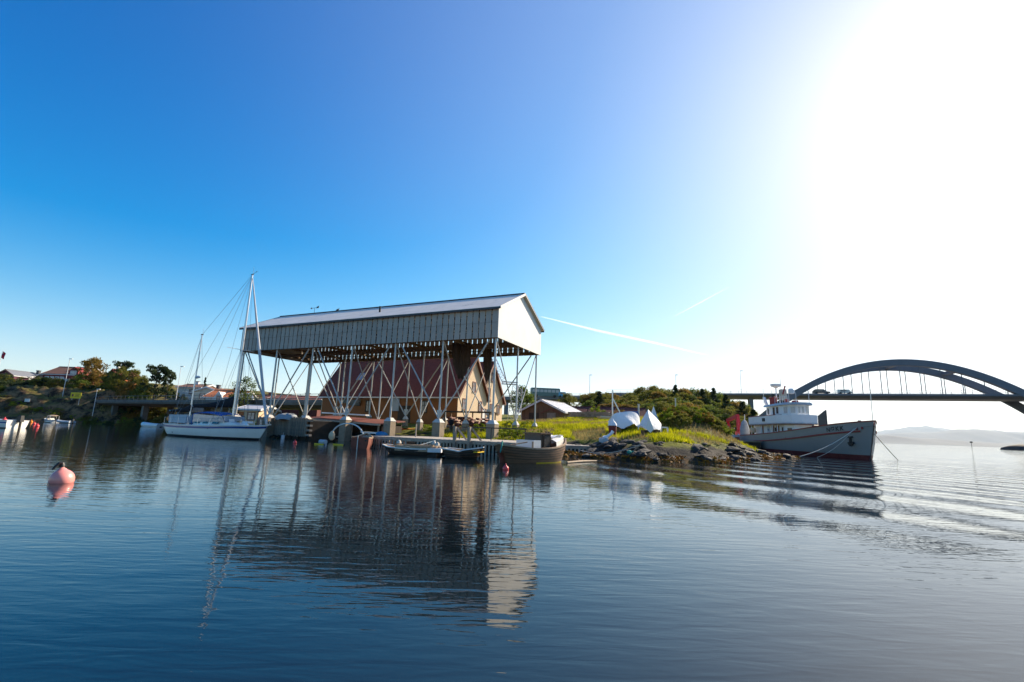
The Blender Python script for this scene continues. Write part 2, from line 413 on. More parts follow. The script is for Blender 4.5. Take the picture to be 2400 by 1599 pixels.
# ------------------------------------------------------------------ terrain (thin plate spline through surveyed points)
CTRL = [(-300, 60, -2), (-160, 78, -1), (-112, 87, -1), (-90, 93, -1), (-72, 86, -1), (-50, 66, -1), (-33, 49, -1), (-26, 45.5, -1), (-20, 41, -1),
 (-12, 36, -.9), (-6, 31.5, -.9), (-14, 42, -.6), (2, 26, -.8), (6, 26, -.7), (9.8, 25.2, -.7), (14, 28, -.7), (18.5, 32, -.7), (25, 38, -.7), (26.5, 46, -.7),
 (29, 58, -.9), (34, 78, -.9), (50, 86, -.9), (68, 100, -.9), (84, 120, -1), (98, 150, -1), (115, 200, -2), (0, 0, -4), (60, 40, -4), (-60, 20, -4), (200, 150, -5), (180, 300, -5), (-300, 0, -4),
 (-83, 103, 0), (-92, 101, 0), (-112, 96, 0), (-160, 88, 0), (-60, 87, 0), (-45, 71, 0), (-31, 55, 0), (6.3, 28.2, 0), (7.4, 27.6, 0), (9.8, 27.8, 0), (13.6, 31.1, 0), (17.7, 34.8, 0), (22.8, 40.2, 0),
 (5, 31, .35), (8, 29.5, .8), (11, 29.9, .9), (14, 33, .95), (17, 36.4, .65), (20, 40.5, .3), (2, 33.5, .45), (-1, 36, .5), (2.5, 38, .75), (-4, 41, .75), (-9, 45, .85), (2.6, 45.9, 1.7),
 (-6, 54, 1.65), (-24, 63, 1.65), (-16, 53, 1.5), (-22, 54, 1.3), (5, 44, 1.6), (9, 50, 2.4), (10.8, 60, 3.2), (8, 75, 3.3), (15, 65, 3.5), (0, 70, 2.4), (15, 40.5, 3.2), (12.6, 36.5, 1.75), (9.5, 36, 1.35), (13.5, 42, 3.1), (6, 38, 1.2),
 (18, 42.5, 2.0), (20.5, 44, .7), (23, 52, .6), (25, 62, .7), (28, 76, .9), (30, 90, 2.6), (40, 108, 5), (20, 108, 5), (52, 108, 3), (64, 122, 2), (76, 140, 1.6), (90, 168, 1.5), (0, 100, 3.6), (-20, 90, 2.5), (-40, 88, 2), (-58, 98, 1.8), (-70, 106, 2),
 (-88, 104.5, 1.5), (-92, 108, 5.8), (-84, 108, 4.6), (-77, 109, 2.2), (-105, 101, 1.5), (-106, 104.6, 5.4), (-122, 98, 1.6), (-122, 102, 5.0), (-95, 116, 6.6), (-115, 112, 6.4), (-100, 126, 9.2), (-120, 122, 9.2), (-82, 128, 7.0), (-70, 132, 5.6), (-50, 130, 5.4), (-145, 112, 8), (-130, 150, 12),
 (-60, 170, 8), (0, 170, 6), (60, 190, 2), (-200, 150, 12), (-300, 150, 12), (-200, 300, 20), (0, 300, 10), (-300, 300, 20)]
_c = np.array(CTRL, float)
def _U(d2): return np.where(d2 > 1e-9, d2 * np.log(np.maximum(d2, 1e-9)), 0.0)
def _fit():
    n = len(_c); P = _c[:, :2] / 100
    K = _U(((P[:, None] - P[None]) ** 2).sum(-1)) + np.eye(n) * 1e-4
    A = np.zeros((n + 3, n + 3)); A[:n, :n] = K; A[:n, n] = 1; A[:n, n + 1:] = P; A[n:, :n] = A[:n, n:].T
    return np.linalg.solve(A, np.concatenate([_c[:, 2], np.zeros(3)]))
_w = _fit()
def tps(x, y):
    q = np.stack([np.ravel(x), np.ravel(y)], -1) / 100; P = _c[:, :2] / 100; n = len(_c)
    out = np.empty(len(q))
    for i in range(0, len(q), 20000):
        b = q[i:i + 20000]
        out[i:i + 20000] = _U(((b[:, None] - P[None]) ** 2).sum(-1)) @ _w[:n] + _w[n] + b @ _w[n + 1:]
    return out.reshape(np.shape(x))
def _axis(lo, a, b, hi, fine, grow, mx):
    c = list(np.arange(a, b, fine)); s = fine; v = a
    left = []
    while v > lo: s = min(s * grow, mx); v -= s; left.append(v)
    s = fine; v = c[-1]
    right = []
    while v < hi: s = min(s * grow, mx); v += s; right.append(v)
    return np.array(left[::-1] + c + right)
TX = _axis(-300, -12, 27, 170, .28, 1.07, 5.0); TY = _axis(24.2, 24.6, 52, 330, .28, 1.06, 5.0)
GX, GY = np.meshgrid(TX, TY)
HZ = tps(GX, GY)
def rough(x, y, h):
    near = 1.0 if x > -40 else 0.0
    n = mnoise.fractal(Vector((x * .55, y * .55, 3.1)), 1.0, 2.0, 5) * .17
    rocky = max(0.0, min(1.0, (1.3 - h) / .7)) * near * (1 if y < 60 else .3)
    led = mnoise.ridged_multi_fractal(Vector((x * .35 + 5, y * .9, 1.7)), .9, 2.1, 5, 1.0, 2.0) * .16 - .16
    far = (mnoise.fractal(Vector((x * .16, y * .16, 7.7)), .9, 2.0, 5) * 1.1) if x < -60 and h > .8 else 0.0
    k = 1.0 if h > -.3 else .3
    return h + (n * (.55 + rocky) + led * rocky * 1.5 + far) * k
for i in range(GX.shape[0]):
    for j in range(GX.shape[1]):
        HZ[i, j] = rough(GX[i, j], GY[i, j], HZ[i, j])
def ground(x, y):
    i = min(max(int(np.searchsorted(TX, x)) - 1, 0), len(TX) - 2); j = min(max(int(np.searchsorted(TY, y)) - 1, 0), len(TY) - 2)
    a = (x - TX[i]) / (TX[i + 1] - TX[i]); b = (y - TY[j]) / (TY[j + 1] - TY[j]); a = min(max(a, 0), 1); b = min(max(b, 0), 1)
    return float(HZ[j, i] * (1 - a) * (1 - b) + HZ[j, i + 1] * a * (1 - b) + HZ[j + 1, i] * (1 - a) * b + HZ[j + 1, i + 1] * a * b)
def terrain_material():
    m = bpy.data.materials.new('ground'); m.use_nodes = True; t = m.node_tree; L = t.links; p = t.nodes['Principled BSDF']
    p.inputs['Roughness'].default_value = .9; p.inputs['Specular IOR Level'].default_value = .2
    g = N(t, 'ShaderNodeNewGeometry'); sp = N(t, 'ShaderNodeSeparateXYZ'); L.new(g.outputs['Position'], sp.inputs[0]); sn = N(t, 'ShaderNodeSeparateXYZ'); L.new(g.outputs['Normal'], sn.inputs[0])
    def noise(s, d=6, r=.6):
        n = N(t, 'ShaderNodeTexNoise'); n.inputs['Scale'].default_value = s; n.inputs['Detail'].default_value = d; n.inputs['Roughness'].default_value = r; L.new(g.outputs['Position'], n.inputs['Vector']); return n.outputs['Fac']
    def ramp(f, a, b):
        n = N(t, 'ShaderNodeMapRange', interpolation_type='SMOOTHSTEP'); L.new(f, n.inputs['Value']); n.inputs['From Min'].default_value = a; n.inputs['From Max'].default_value = b; return n.outputs[0]
    def ma(op, a, b):
        n = N(t, 'ShaderNodeMath', operation=op)
        for i, v in enumerate((a, b)):
            if isinstance(v, (int, float)): n.inputs[i].default_value = v
            else: L.new(v, n.inputs[i])
        return n.outputs[0]
    def cr(f, c1, c2):
        n = N(t, 'ShaderNodeMix', data_type='RGBA'); L.new(f, n.inputs['Factor'])
        for k, c in (('A', c1), ('B', c2)):
            if isinstance(c, tuple): n.inputs[k].default_value = (*c, 1)
            else: L.new(c, n.inputs[k])
        return n.outputs['Result']
    rock = cr(ramp(noise(1.4, 9, .7), .38, .62), (.012, .011, .011), (.048, .039, .033))
    rock = cr(ramp(noise(6, 8, .7), .55, .68), rock, (.095, .07, .052))
    grass = cr(ramp(noise(.9, 5), .38, .62), (.085, .095, .010), (.20, .20, .016))
    grass = cr(ramp(noise(.35, 6), .54, .66), grass, (.15, .105, .045))
    lft = ramp(sp.outputs[0], -58, -62)
    rock = cr(lft, rock, cr(ramp(noise(.5, 9, .7), .40, .60), (.022, .016, .012), (.24, .145, .07)))
    grass = cr(ma('MULTIPLY', lft, .75), grass, cr(ramp(noise(.6, 6), .4, .6), (.07, .055, .018), (.16, .12, .045)))
    f = ma('MULTIPLY', ramp(ma('ADD', sp.outputs[2], ma('MULTIPLY', ma('SUBTRACT', noise(.8, 6), .5), 1.2)), .62, .92), ramp(ma('ADD', sn.outputs[2], ma('MULTIPLY', ma('SUBTRACT', noise(1.2, 6), .5), .5)), .74, .90))
    c = cr(f, rock, grass)
    wet = ramp(ma('ADD', sp.outputs[2], ma('MULTIPLY', ma('SUBTRACT', noise(1.8, 6), .5), .5)), .30, .02)
    c = cr(ma('MULTIPLY', wet, ramp(noise(3, 6, .7), .42, .58)), c, (.17, .075, .012))
    L.new(c, p.inputs['Base Color'])
    b = N(t, 'ShaderNodeBump'); b.inputs['Distance'].default_value = .22; L.new(noise(4, 10, .75), b.inputs['Height']); L.new(b.outputs[0], p.inputs['Normal'])
    MAT['ground'] = m
terrain_material()
ny, nx = GX.shape
idx = np.arange(ny * nx).reshape(ny, nx)
quads = np.stack([idx[:-1, :-1], idx[:-1, 1:], idx[1:, 1:], idx[1:, :-1]], -1).reshape(-1, 4)
hq = HZ.ravel()[quads].max(1)
quads = quads[hq > -.9]
tme = npmesh('terrain', np.stack([GX.ravel(), GY.ravel(), HZ.ravel()], -1), quads, 4)
for p in tme.polygons: p.use_smooth = True
kind(link('terrain', tme, 'ground'), 'structure')

# craggy cliff of the left shore, at a finer grain than the rest of the ground
CX_, CY_ = np.meshgrid(np.arange(-130, -62, .55), np.arange(99.5, 117, .45))
CZ_ = tps(CX_, CY_)
for i in range(CX_.shape[0]):
    for j in range(CX_.shape[1]):
        x, y, z = CX_[i, j], CY_[i, j], CZ_[i, j]
        e = min(1.0, (x + 130) / 4, (-62.5 - x) / 4, (y - 99.4) / 1.5, (117 - y) / 3)
        rg = mnoise.ridged_multi_fractal(Vector((x * .16, y * .22, z * .3 + 2.2)), .9, 2.2, 6, 1.0, 2.0)
        st = mnoise.fractal(Vector((x * .5, y * .5, 1.1)), .8, 2.1, 5)
        up_ = max(0, min(1, (z - .5) / 1.5))
        CZ_[i, j] = z + up_ * ((rg - .9) * 1.25 + st * .55) + .15 - (1 - max(0, e)) * 1.6
ncy, ncx = CX_.shape; ci = np.arange(ncy * ncx).reshape(ncy, ncx)
cme = npmesh('cliff', np.stack([CX_.ravel(), CY_.ravel(), CZ_.ravel()], -1), np.stack([ci[:-1, :-1], ci[:-1, 1:], ci[1:, 1:], ci[1:, :-1]], -1).reshape(-1, 4), 4)
kind(link('cliff', cme, 'ground'), 'structure')

# ------------------------------------------------------------------ far mountains across the fjord and a skerry
def range_mesh(name, Y, pts, depth, seed):
    """a mountain range as a real relief: ridge heights given at photo columns"""
    xs = np.linspace(at(pts[0][0], 1000, Y)[0], at(pts[-1][0], 1000, Y)[0], 150)
    px = [at(a, b, Y) for a, b in pts]
    hz = np.interp(xs, [q[0] for q in px], [q[2] for q in px])
    rows = []
    for k, f in enumerate((0, .12, .3, .5, .7, .86, 1.0, .7, .35, 0)):
        y = Y - depth / 2 + depth * k / 9
        rows.append([(x, y + mnoise.noise(Vector((x * .002, k, seed))) * depth * .04, max(-2, h * f * (1 + .35 * (1 - f) * mnoise.fractal(Vector((x * .0011, k * .35, seed)), 1, 2, 4)) + h * .05 * mnoise.fractal(Vector((x * .004, k * .2, seed)), 1, 2, 4) - (2 if f == 0 else 0))) for x, h in zip(xs, hz)])
    return kind(MB().grid(rows).build(name, 'mountain', smooth=True), 'structure')
range_mesh('hills', 6200, [(1500, 1018), (1850, 1026), (2000, 1034), (2050, 1030), (2110, 1020), (2160, 1025), (2230, 1029), (2300, 1035), (2400, 1040), (2600, 1030), (2900, 1042)], 1500, 1.0)
range_mesh('hills', 10500, [(1400, 1016), (1750, 1012), (1950, 1022), (2050, 1024), (2120, 1016), (2230, 1012), (2290, 1006), (2350, 1007), (2400, 1011), (2550, 1020), (2900, 1020)], 2500, 2.0)
range_mesh('mountains', 15500, [(1400, 1010), (1700, 1000), (1950, 1010), (2050, 1018), (2100, 1010), (2150, 1002), (2210, 998), (2260, 1006), (2330, 1012), (2400, 1016), (2600, 1000), (2900, 1015)], 3500, 3.0)
kind(MB().bb((-23000, -800, -6), (23000, 23500, 640)).build('haze', None), 'stuff')
hm = bpy.data.materials.new('haze_air'); hm.use_nodes = True
for n in list(hm.node_tree.nodes):
    if n.type == 'BSDF_PRINCIPLED': hm.node_tree.nodes.remove(n)
pv = hm.node_tree.nodes.new('ShaderNodeVolumePrincipled')
pv.inputs['Color'].default_value = (.64, .80, 1, 1); pv.inputs['Density'].default_value = 2.4e-5; pv.inputs['Anisotropy'].default_value = .3
hm.node_tree.links.new(pv.outputs[0], hm.node_tree.nodes['Material Output'].inputs['Volume'])
bpy.data.objects['haze'].data.materials.append(hm)

# ------------------------------------------------------------------ arch bridge
BA, BB_ = at(1690, 930, 166), at(2330, 924, 139)
bang = math.atan2(BB_[1] - BA[1], BB_[0] - BA[0])
br = thing('arch_bridge', 'grey steel arch bridge with twin ribs and hangers across the fjord', 'bridge', (BA[0], BA[1], 0), bang)
DZ, AC, AA, AT = 15.9, 49.0, .0122, 26.2
def on_bridge(s, y): return (BA[0] + s * math.cos(bang) - y * math.sin(bang), BA[1] + s * math.sin(bang) + y * math.cos(bang), DZ)
def rib_z(s): return AT - AA * (s - AC) ** 2
deck = MB().grid([[(s, -6.2, DZ), (s, 6.2, DZ), (s, 6.2, DZ - .55), (s, 4.2, DZ - 1.3), (s, -4.2, DZ - 1.3), (s, -6.2, DZ - .55)] for s in np.linspace(-38, 150, 60)], True)
deck.build('deck', 'bridge_grey', br)
for y in (-5.6, 5.6):
    rows = []
    for s in np.linspace(AC - 46, AC + 46, 61):
        z = rib_z(s); sl_ = -2 * AA * (s - AC); n = math.hypot(1, sl_); nx_, nz_ = -sl_ / n, 1 / n; th = 1.9
        p0 = (s, z); p1 = (s - nx_ * th, z - nz_ * th)
        rows.append([(p0[0], y - .8, p0[1]), (p0[0], y + .8, p0[1]), (p1[0], y + .8, p1[1]), (p1[0], y - .8, p1[1])])
    MB().grid(rows, True).build('arch_rib', 'bridge_grey', br, smooth=30)
    for s in np.arange(AC - 24, AC + 24.1, 4.8):
        if rib_z(s) - 1.9 > DZ + 1: MB().tube((s, y, DZ), (s, y, rib_z(s) - 1.5), .11, n=6).build('hanger', 'bridge_grey', br)
for s in (AC - 14, AC, AC + 14):
    MB().beam((s, -5, rib_z(s) - 1), (s, 5, rib_z(s) - 1), 1.0, 1.0).build('cross_brace', 'bridge_grey', br)
for y in (-6.0, 6.0):
    rl = MB()
    for z in (.5, 1.15): rl.beam((-38, y, DZ + z), (150, y, DZ + z), .06, .07)
    for s in np.arange(-38, 150, 2.4): rl.beam((s, y, DZ), (s, y, DZ + 1.15), .07, .07)
    rl.build('railing', 'bridge_grey', br)
for s in (-28, -14, -1.5, 9):
    for y in (-2.6, 2.6): MB().box((s, y, (DZ - 1.3) / 2 - 1), (1.2, 1.3, DZ - 1.3 + 2)).build('pier', 'bridge_grey', br)
for s in (AC - 46, AC + 46): MB().box((s, 0, -1.0), (5, 16, 3.4)).build('footing', 'concrete', br)
for s, h in ((6, 7.5),):
    lp = thing('street_lamp', ('tall thin street lamp on the arch bridge deck ' + ('above the ship' if s > 0 else 'where the trees end')), 'lamp', on_bridge(s, -5.6), 0, 'street lamps along the high road')
    MB().tube((0, 0, 0), (0, 0, h), .09, .05).build('pole', 'steel', lp)
    MB().box((.4, 0, h), (1.0, .3, .16)).build('lamp_head', 'steel', lp)
def car(name, label, cat, loc, rz, L, W, H, paint, group=None, van=False):
    c = thing(name, label, cat, loc, rz, group)
    b = [(-L / 2, .35), (L / 2, .35), (L / 2, H * .52), (L * .30, H * .60), (L * .12, H), (-L * .36, H), (-L / 2, H * .62)]
    if van: b = [(-L / 2, .35), (L / 2, .35), (L / 2, H * .5), (L * .40, H * .62), (L * .28, H), (-L / 2, H)]
    MB().prism([(x, -W / 2, z) for x, z in b], (0, W, 0)).build('body', paint, c)
    for sy in (-1, 1):
        MB().bb((-L * .30, sy * (W / 2 + .004), H * .62), (L * .12, sy * (W / 2 + .02), H * .9)).build('window', 'pane', c)
        for sx in (-1, 1):
            w = MB().tube((sx * L * .31, sy * (W / 2 - .15), .33), (sx * L * .31, sy * (W / 2 + .03), .33), .33, n=14).build('wheel', 'rubber', c)
    for sy in (-1, 1): MB().box((L / 2 + .01, sy * W * .33, H * .42), (.05, .25, .14)).build('headlight', 'pane_pale', c)
    return c
car('car', 'dark car driving across the arch bridge', 'car', on_bridge(29, -3), bang, 4.6, 1.8, 1.6, 'car_dark')
car('delivery_van', 'brown van just ahead of the dark car on the bridge', 'van', on_bridge(35.2, -3), bang, 3.8, 1.7, 1.5, 'car_silver', None, True)

# ------------------------------------------------------------------ high road viaduct behind the boat sheds, with its bus
def viaduct(name, label, P, Q, depth, width, colm, piers, rail=1.0):
    P, Q = Vector(tuple(P)), Vector(tuple(Q)); a = math.atan2(Q.y - P.y, Q.x - P.x); Ln = math.hypot(Q.x - P.x, Q.y - P.y); dz = Q.z - P.z
    v = thing(name, label, 'viaduct', (P.x, P.y, 0), a)
    MB().grid([[(0, -width / 2, P.z), (0, width / 2, P.z), (0, width / 2, P.z - depth * .5), (0, width * .3, P.z - depth), (0, -width * .3, P.z - depth), (0, -width / 2, P.z - depth * .5)],
               [(Ln, -width / 2, Q.z), (Ln, width / 2, Q.z), (Ln, width / 2, Q.z - depth * .5), (Ln, width * .3, Q.z - depth), (Ln, -width * .3, Q.z - depth), (Ln, -width / 2, Q.z - depth * .5)]], True).build('deck', colm, v)
    for y in (-1, 1):
        r_ = MB()
        for z in (.45, rail): r_.beam((0, y * (width / 2 - .15), P.z + z), (Ln, y * (width / 2 - .15), Q.z + z), .06, .07)
        for s in np.arange(0, Ln, 2.0): r_.beam((s, y * (width / 2 - .15), P.z + dz * s / Ln), (s, y * (width / 2 - .15), P.z + dz * s / Ln + rail), .04, .04)
        r_.build('railing', 'road_rail', v)
        MB().beam((0, y * (width / 2), P.z + .05), (Ln, y * (width / 2), Q.z + .05), .3, .42).build('edge_beam', colm, v)
    for f in piers:
        s = f * Ln; z = P.z + dz * f - depth
        for y in (-.28, .28):
            wx, wy = P.x + s * math.cos(a) - y * width * math.sin(a), P.y + s * math.sin(a) + y * width * math.cos(a); g = ground(wx, wy) - .5
            MB().box((s, y * width, (z + g) / 2), (.9, .9, z - g)).build('pier', colm, v)
    return v, a
V1, V1A = viaduct('viaduct', 'dark high road viaduct behind the boat sheds carrying a bus', at(1140, 934, 160), at(1700, 928, 168), 1.5, 9, 'bridge_grey', (.08, .26, .44, .62, .8, .95), 1.1)
def bus(loc, rz):
    b = thing('bus', 'dark teal bus on the high road viaduct', 'bus', loc, rz)
    L, W, H = 9.6, 2.5, 3.0
    MB().prism([(-L / 2, -W / 2, .35), (L / 2, -W / 2, .35), (L / 2, -W / 2, H - .3), (L / 2 - .3, -W / 2, H), (-L / 2 + .2, -W / 2, H), (-L / 2, -W / 2, H - .2)], (0, W, 0)).build('body', 'bus_teal', b)
    for sy in (-1, 1):
        for k in range(7): MB().box((-L / 2 + 1.0 + k * 1.28, sy * (W / 2 + .012), 2.05), (1.05, .02, .85)).build('window', 'pane_pale', b)
        for x in (-3.0, 3.0): MB().tube((x, sy * (W / 2 - .3), .48), (x, sy * (W / 2 + .02), .48), .48, n=14).build('wheel', 'rubber', b)
    MB().box((L / 2 + .012, 0, 2.0), (.02, 2.2, 1.3)).build('windscreen', 'pane', b)
bp = at(1277, 935, 158.2); bus((bp[0], bp[1], V1.location.z + at(1277, 933.0, 161)[2] - .05), V1A)
bp = at(1318, 935, 158.4); car('van', 'bright blue van just ahead of the bus on the viaduct', 'van', (bp[0], bp[1], at(1318, 933, 161)[2] - .05), V1A, 2.9, 1.8, 1.75, 'car_blue', None, True)
for px, yt, yb, Y, lb in ((1382, 879, 935, 164, 'tall thin street lamp on the viaduct right of the blue van'), (1585, 879, 930, 166, 'tall thin street lamp rising behind the hill trees')):
    q0, q1 = at(px, yb, Y), at(px, yt, Y)
    lp = thing('street_lamp', lb, 'lamp', (q0[0], q0[1], q0[2] - 1), 0, 'street lamps along the high road')
    MB().tube((0, 0, 0), (0, 0, q1[2] - q0[2] + 1), .10, .06).build('pole', 'steel', lp); MB().box((.3, 0, q1[2] - q0[2] + 1), (.9, .3, .18)).build('lamp_head', 'steel', lp)

# lower road viaduct on the left
V2, V2A = viaduct('viaduct', 'low grey concrete road bridge behind the sailing boat', at(246, 943, 114), at(900, 947, 64), .85, 8, 'road_concrete', (.14, .3, .46, .62, .78, .93), 1.05)

# ------------------------------------------------------------------ the big shed on steel stilts
SA = -.4353; SO = (-1.285, 38.0)
SP, SW = 4.9415, 8.725; ZB, ZT, ZR = 8.63, 11.16, 13.40; OV = .28
shed = thing('stilt_shed', 'long grey panelled shed raised on a forest of steel stilts', 'shed', (SO[0], SO[1], 0), SA)
def s2w(x, y): return (SO[0] + x * math.cos(SA) - y * math.sin(SA), SO[1] + x * math.sin(SA) + y * math.cos(SA))
XL, XR, YF, YB = -6 * SP - OV, OV, -OV, SW + OV
rows_y = (0.0, SW / 2, SW)
pedm = {}
tops = {}
for c in range(7):
    for r, y in enumerate(rows_y):
        x = -c * SP; wx, wy = s2w(x, y); g = ground(wx, wy)
        w = (.72, .46, .42)[r]
        base = min(g, .7) - .7 if r == 0 else g - .6
        top = (1.85 if r == 0 else max(g + .75, 1.5)) if not (r == 2 and c == 0) else g + .15
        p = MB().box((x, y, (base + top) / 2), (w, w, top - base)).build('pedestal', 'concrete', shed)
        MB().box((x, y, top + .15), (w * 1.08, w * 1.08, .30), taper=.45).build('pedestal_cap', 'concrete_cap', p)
        tops[c, r] = top + .28
        MB().tube((x, y, top + .2), (x, y, ZB + .02), (.085, .07, .07)[r], n=10).build('post', 'steel', shed, smooth=True)
def brace(p, q, r=.062): MB().tube(p, q, r, n=8).build('brace', 'steel', shed, smooth=True)
for c in range(7):
    x = -c * SP
    # transverse V from every middle pedestal to the outer post heads
    z0 = tops[c, 1] + .1
    for y in (0.12, SW - .12): brace((x, SW / 2 + math.copysign(.08, y - SW / 2), z0), (x, y, ZB - .05), .05)
    if c % 2 == 1:
        for r in (0, 2):
            y = rows_y[r]; z0 = tops[c, r] + .12
            for k in (-1, 1):
                if 0 <= c + k <= 6: brace((x - k * .08, y, z0), (x - k * (SP - .55), y, ZB - .05))
            MB().prism([(x - .26, y - .015, z0 + .62), (x + .26, y - .015, z0 + .62), (x + .08, y - .015, z0 - .1), (x - .08, y - .015, z0 - .1)], (0, .03, 0)).build('gusset_plate', 'steel', shed)
for y in rows_y: MB().beam((XL + .1, y, ZB + .16), (XR - .1, y, ZB + .16), .16, .30).build('floor_beam', 'timber_brown', shed)
for c in range(7): MB().beam((-c * SP, YF + .1, ZB + .42), (-c * SP, YB - .1, ZB + .42), .16, .22).build('cross_beam', 'timber_brown', shed)
# wall panels with open joints, each a sheet of its own
pitch = (XR - XL) / 52; gap = .085; hp = (ZT - ZB) / 2
pm = MB().box((0, 0, 0), (pitch - gap, .03, hp - .025)).mesh('wall_panel')
for side, y in ((0, YF), (1, YB)):
    for k in range(52):
        for r in range(2):
            o = link('wall_panel', pm, 'panel_grey', shed, (XL + pitch * (k + .5) + random.uniform(-.012, .012), y + random.uniform(-.006, .006), ZB + hp * (r + .5)), (0, random.uniform(-.006, .006), 0))
    yi = y + (.07 if side == 0 else -.07)
    for z, h in ((ZB + .12, .20), (ZB + hp, .34), (ZT - .14, .24), (ZB + hp * .5, .06), (ZB + hp * 1.5, .06)):
        MB().beam((XL, yi, z), (XR, yi, z), .06, h).build('wall_rail', 'timber_brown' if h > .1 else 'timber_dark', shed)
# gable walls
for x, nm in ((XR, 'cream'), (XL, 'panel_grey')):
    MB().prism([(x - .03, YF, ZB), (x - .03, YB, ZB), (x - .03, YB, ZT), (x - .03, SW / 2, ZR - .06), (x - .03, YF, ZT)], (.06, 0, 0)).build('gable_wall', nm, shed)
# roof slabs, ridge, barge boards, eaves
RO = .22; sl_ = (ZR - ZT) / (SW / 2 + OV)
for s in (-1, 1):
    e = YF - RO if s < 0 else YB + RO; ze = ZT - sl_ * RO
    MB().prism([(XL - .25, e, ze), (XL - .25, SW / 2, ZR), (XL - .25, SW / 2, ZR + .07), (XL - .25, e, ze + .07)], (XR - XL + .5, 0, 0)).build('roof_slope', 'roof_grey', shed)
    MB().beam((XL - .25, e - s * -.02, ze - .05), (XR + .25, e - s * -.02, ze - .05), .05, .16).build('eave_board', 'dark_edge', shed)
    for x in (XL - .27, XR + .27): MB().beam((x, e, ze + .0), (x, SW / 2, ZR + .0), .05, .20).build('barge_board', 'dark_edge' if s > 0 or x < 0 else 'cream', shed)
MB().beam((XL - .27, SW / 2, ZR + .09), (XR + .27, SW / 2, ZR + .09), .34, .06).build('ridge_cap', 'dark_edge', shed)
# battens poking through under the roof edge of the lit gable, rafters inside
for k in range(6):
    f = .12 + k * .14; y = YF + (SW / 2 + OV) * f; z = ZT + (ZR - ZT) * f - .10
    MB().box((XR + .10, y, z), (.14, .22, .08)).build('batten_end', 'dark_edge', shed)
for c in np.linspace(XL + .4, XR - .4, 13):
    for s in (-1, 1): MB().beam((c, YF if s < 0 else YB, ZT - .12), (c, SW / 2, ZR - .14), .08, .2).build('rafter', 'timber_dark', shed)
    MB().beam((c, YF + .1, ZT - .2), (c, YB - .1, ZT - .2), .08, .18).build('tie_beam', 'timber_dark', shed)
MB().tube((-13.4, 1.6, ZT + .75), (-13.4, 1.6, ZT + 1.55), .09, n=8).build('vent_pipe', 'black', shed)
vt = thing('wind_vane', 'small wind vane on a thin rod above the shed roof ridge', 'wind vane', (*s2w(-25.0, SW / 2), ZR + .1), SA)
MB().tube((0, 0, 0), (0, 0, .62), .02).build('rod', 'black', vt)
MB().beam((-.5, 0, .62), (.5, 0, .62), .03, .03).build('arm', 'black', vt)
MB().prism([(.25, -.015, .55), (.6, -.015, .58), (.6, -.015, .82), (.32, -.015, .72)], (0, .03, 0)).build('tail', 'black', vt)
MB().lathe([(.02, 0), (.09, .06), (.09, .12), (.02, .18)], (-.5, 0, .52), 8).build('cup', 'black', vt)
gull = thing('gull', 'small dark bird sitting on the ridge of the stilt shed', 'bird', (*s2w(-21.6, SW / 2), ZR + .12), SA)
MB().lathe([(.01, -.22), (.07, -.12), (.10, 0), (.07, .14), (.03, .22)], (0, 0, 0), 8).build('body', 'black', gull, rot=(0, R(75), 0), loc=(0, 0, .12))
MB().lathe([(.01, -.06), (.05, 0), (.02, .06)], (.2, 0, .24), 8).build('head', 'black', gull)

# fishing nets hung to dry under the shed
def net(label, px0, px1, ytop, ybot, Y, seed):
    a, b = at(px0, ytop, Y), at(px1, ytop, Y); zb = at((px0 + px1) / 2, ybot, Y)[2]; w = b[0] - a[0]
    o = thing('fishing_net', label, 'net', ((a[0] + b[0]) / 2, Y, zb), 0, 'fishing nets hung under the shed')
    rows = []; H = ZB + .5 - zb
    for i in range(15):
        f = i / 14; ring = []
        for k in range(28):
            t = 2 * math.pi * k / 28
            pl = 1 + .28 * math.sin(k * 2.7 + seed) + .12 * math.sin(k * 5.1 + i * .3)
            taper = (.35 + .65 * min(1, f * 2.2)) * (1 + .06 * math.sin(i * 1.3 + seed))
            ring.append((math.cos(t) * w * .5 * pl * taper + (1 - f) * .12 * math.sin(seed), math.sin(t) * w * .28 * pl * taper, f * H + (.35 * math.sin(k * 1.9 + seed) if i == 0 else 0)))
        rows.append(ring)
    MB().grid(rows, True).build('netting', 'net', o, smooth=True)
    MB().tube((0, 0, H - .1), (0, 0, H + .25), .04).build('hanging_rope', 'rope', o)
net('broad dark brown fishing net hanging under the shed', 1064, 1099, 800, 884, 43.5, 1.0)
net('narrow dark brown fishing net hanging right of the broad one', 1136, 1152, 806, 896, 44.6, 2.6)

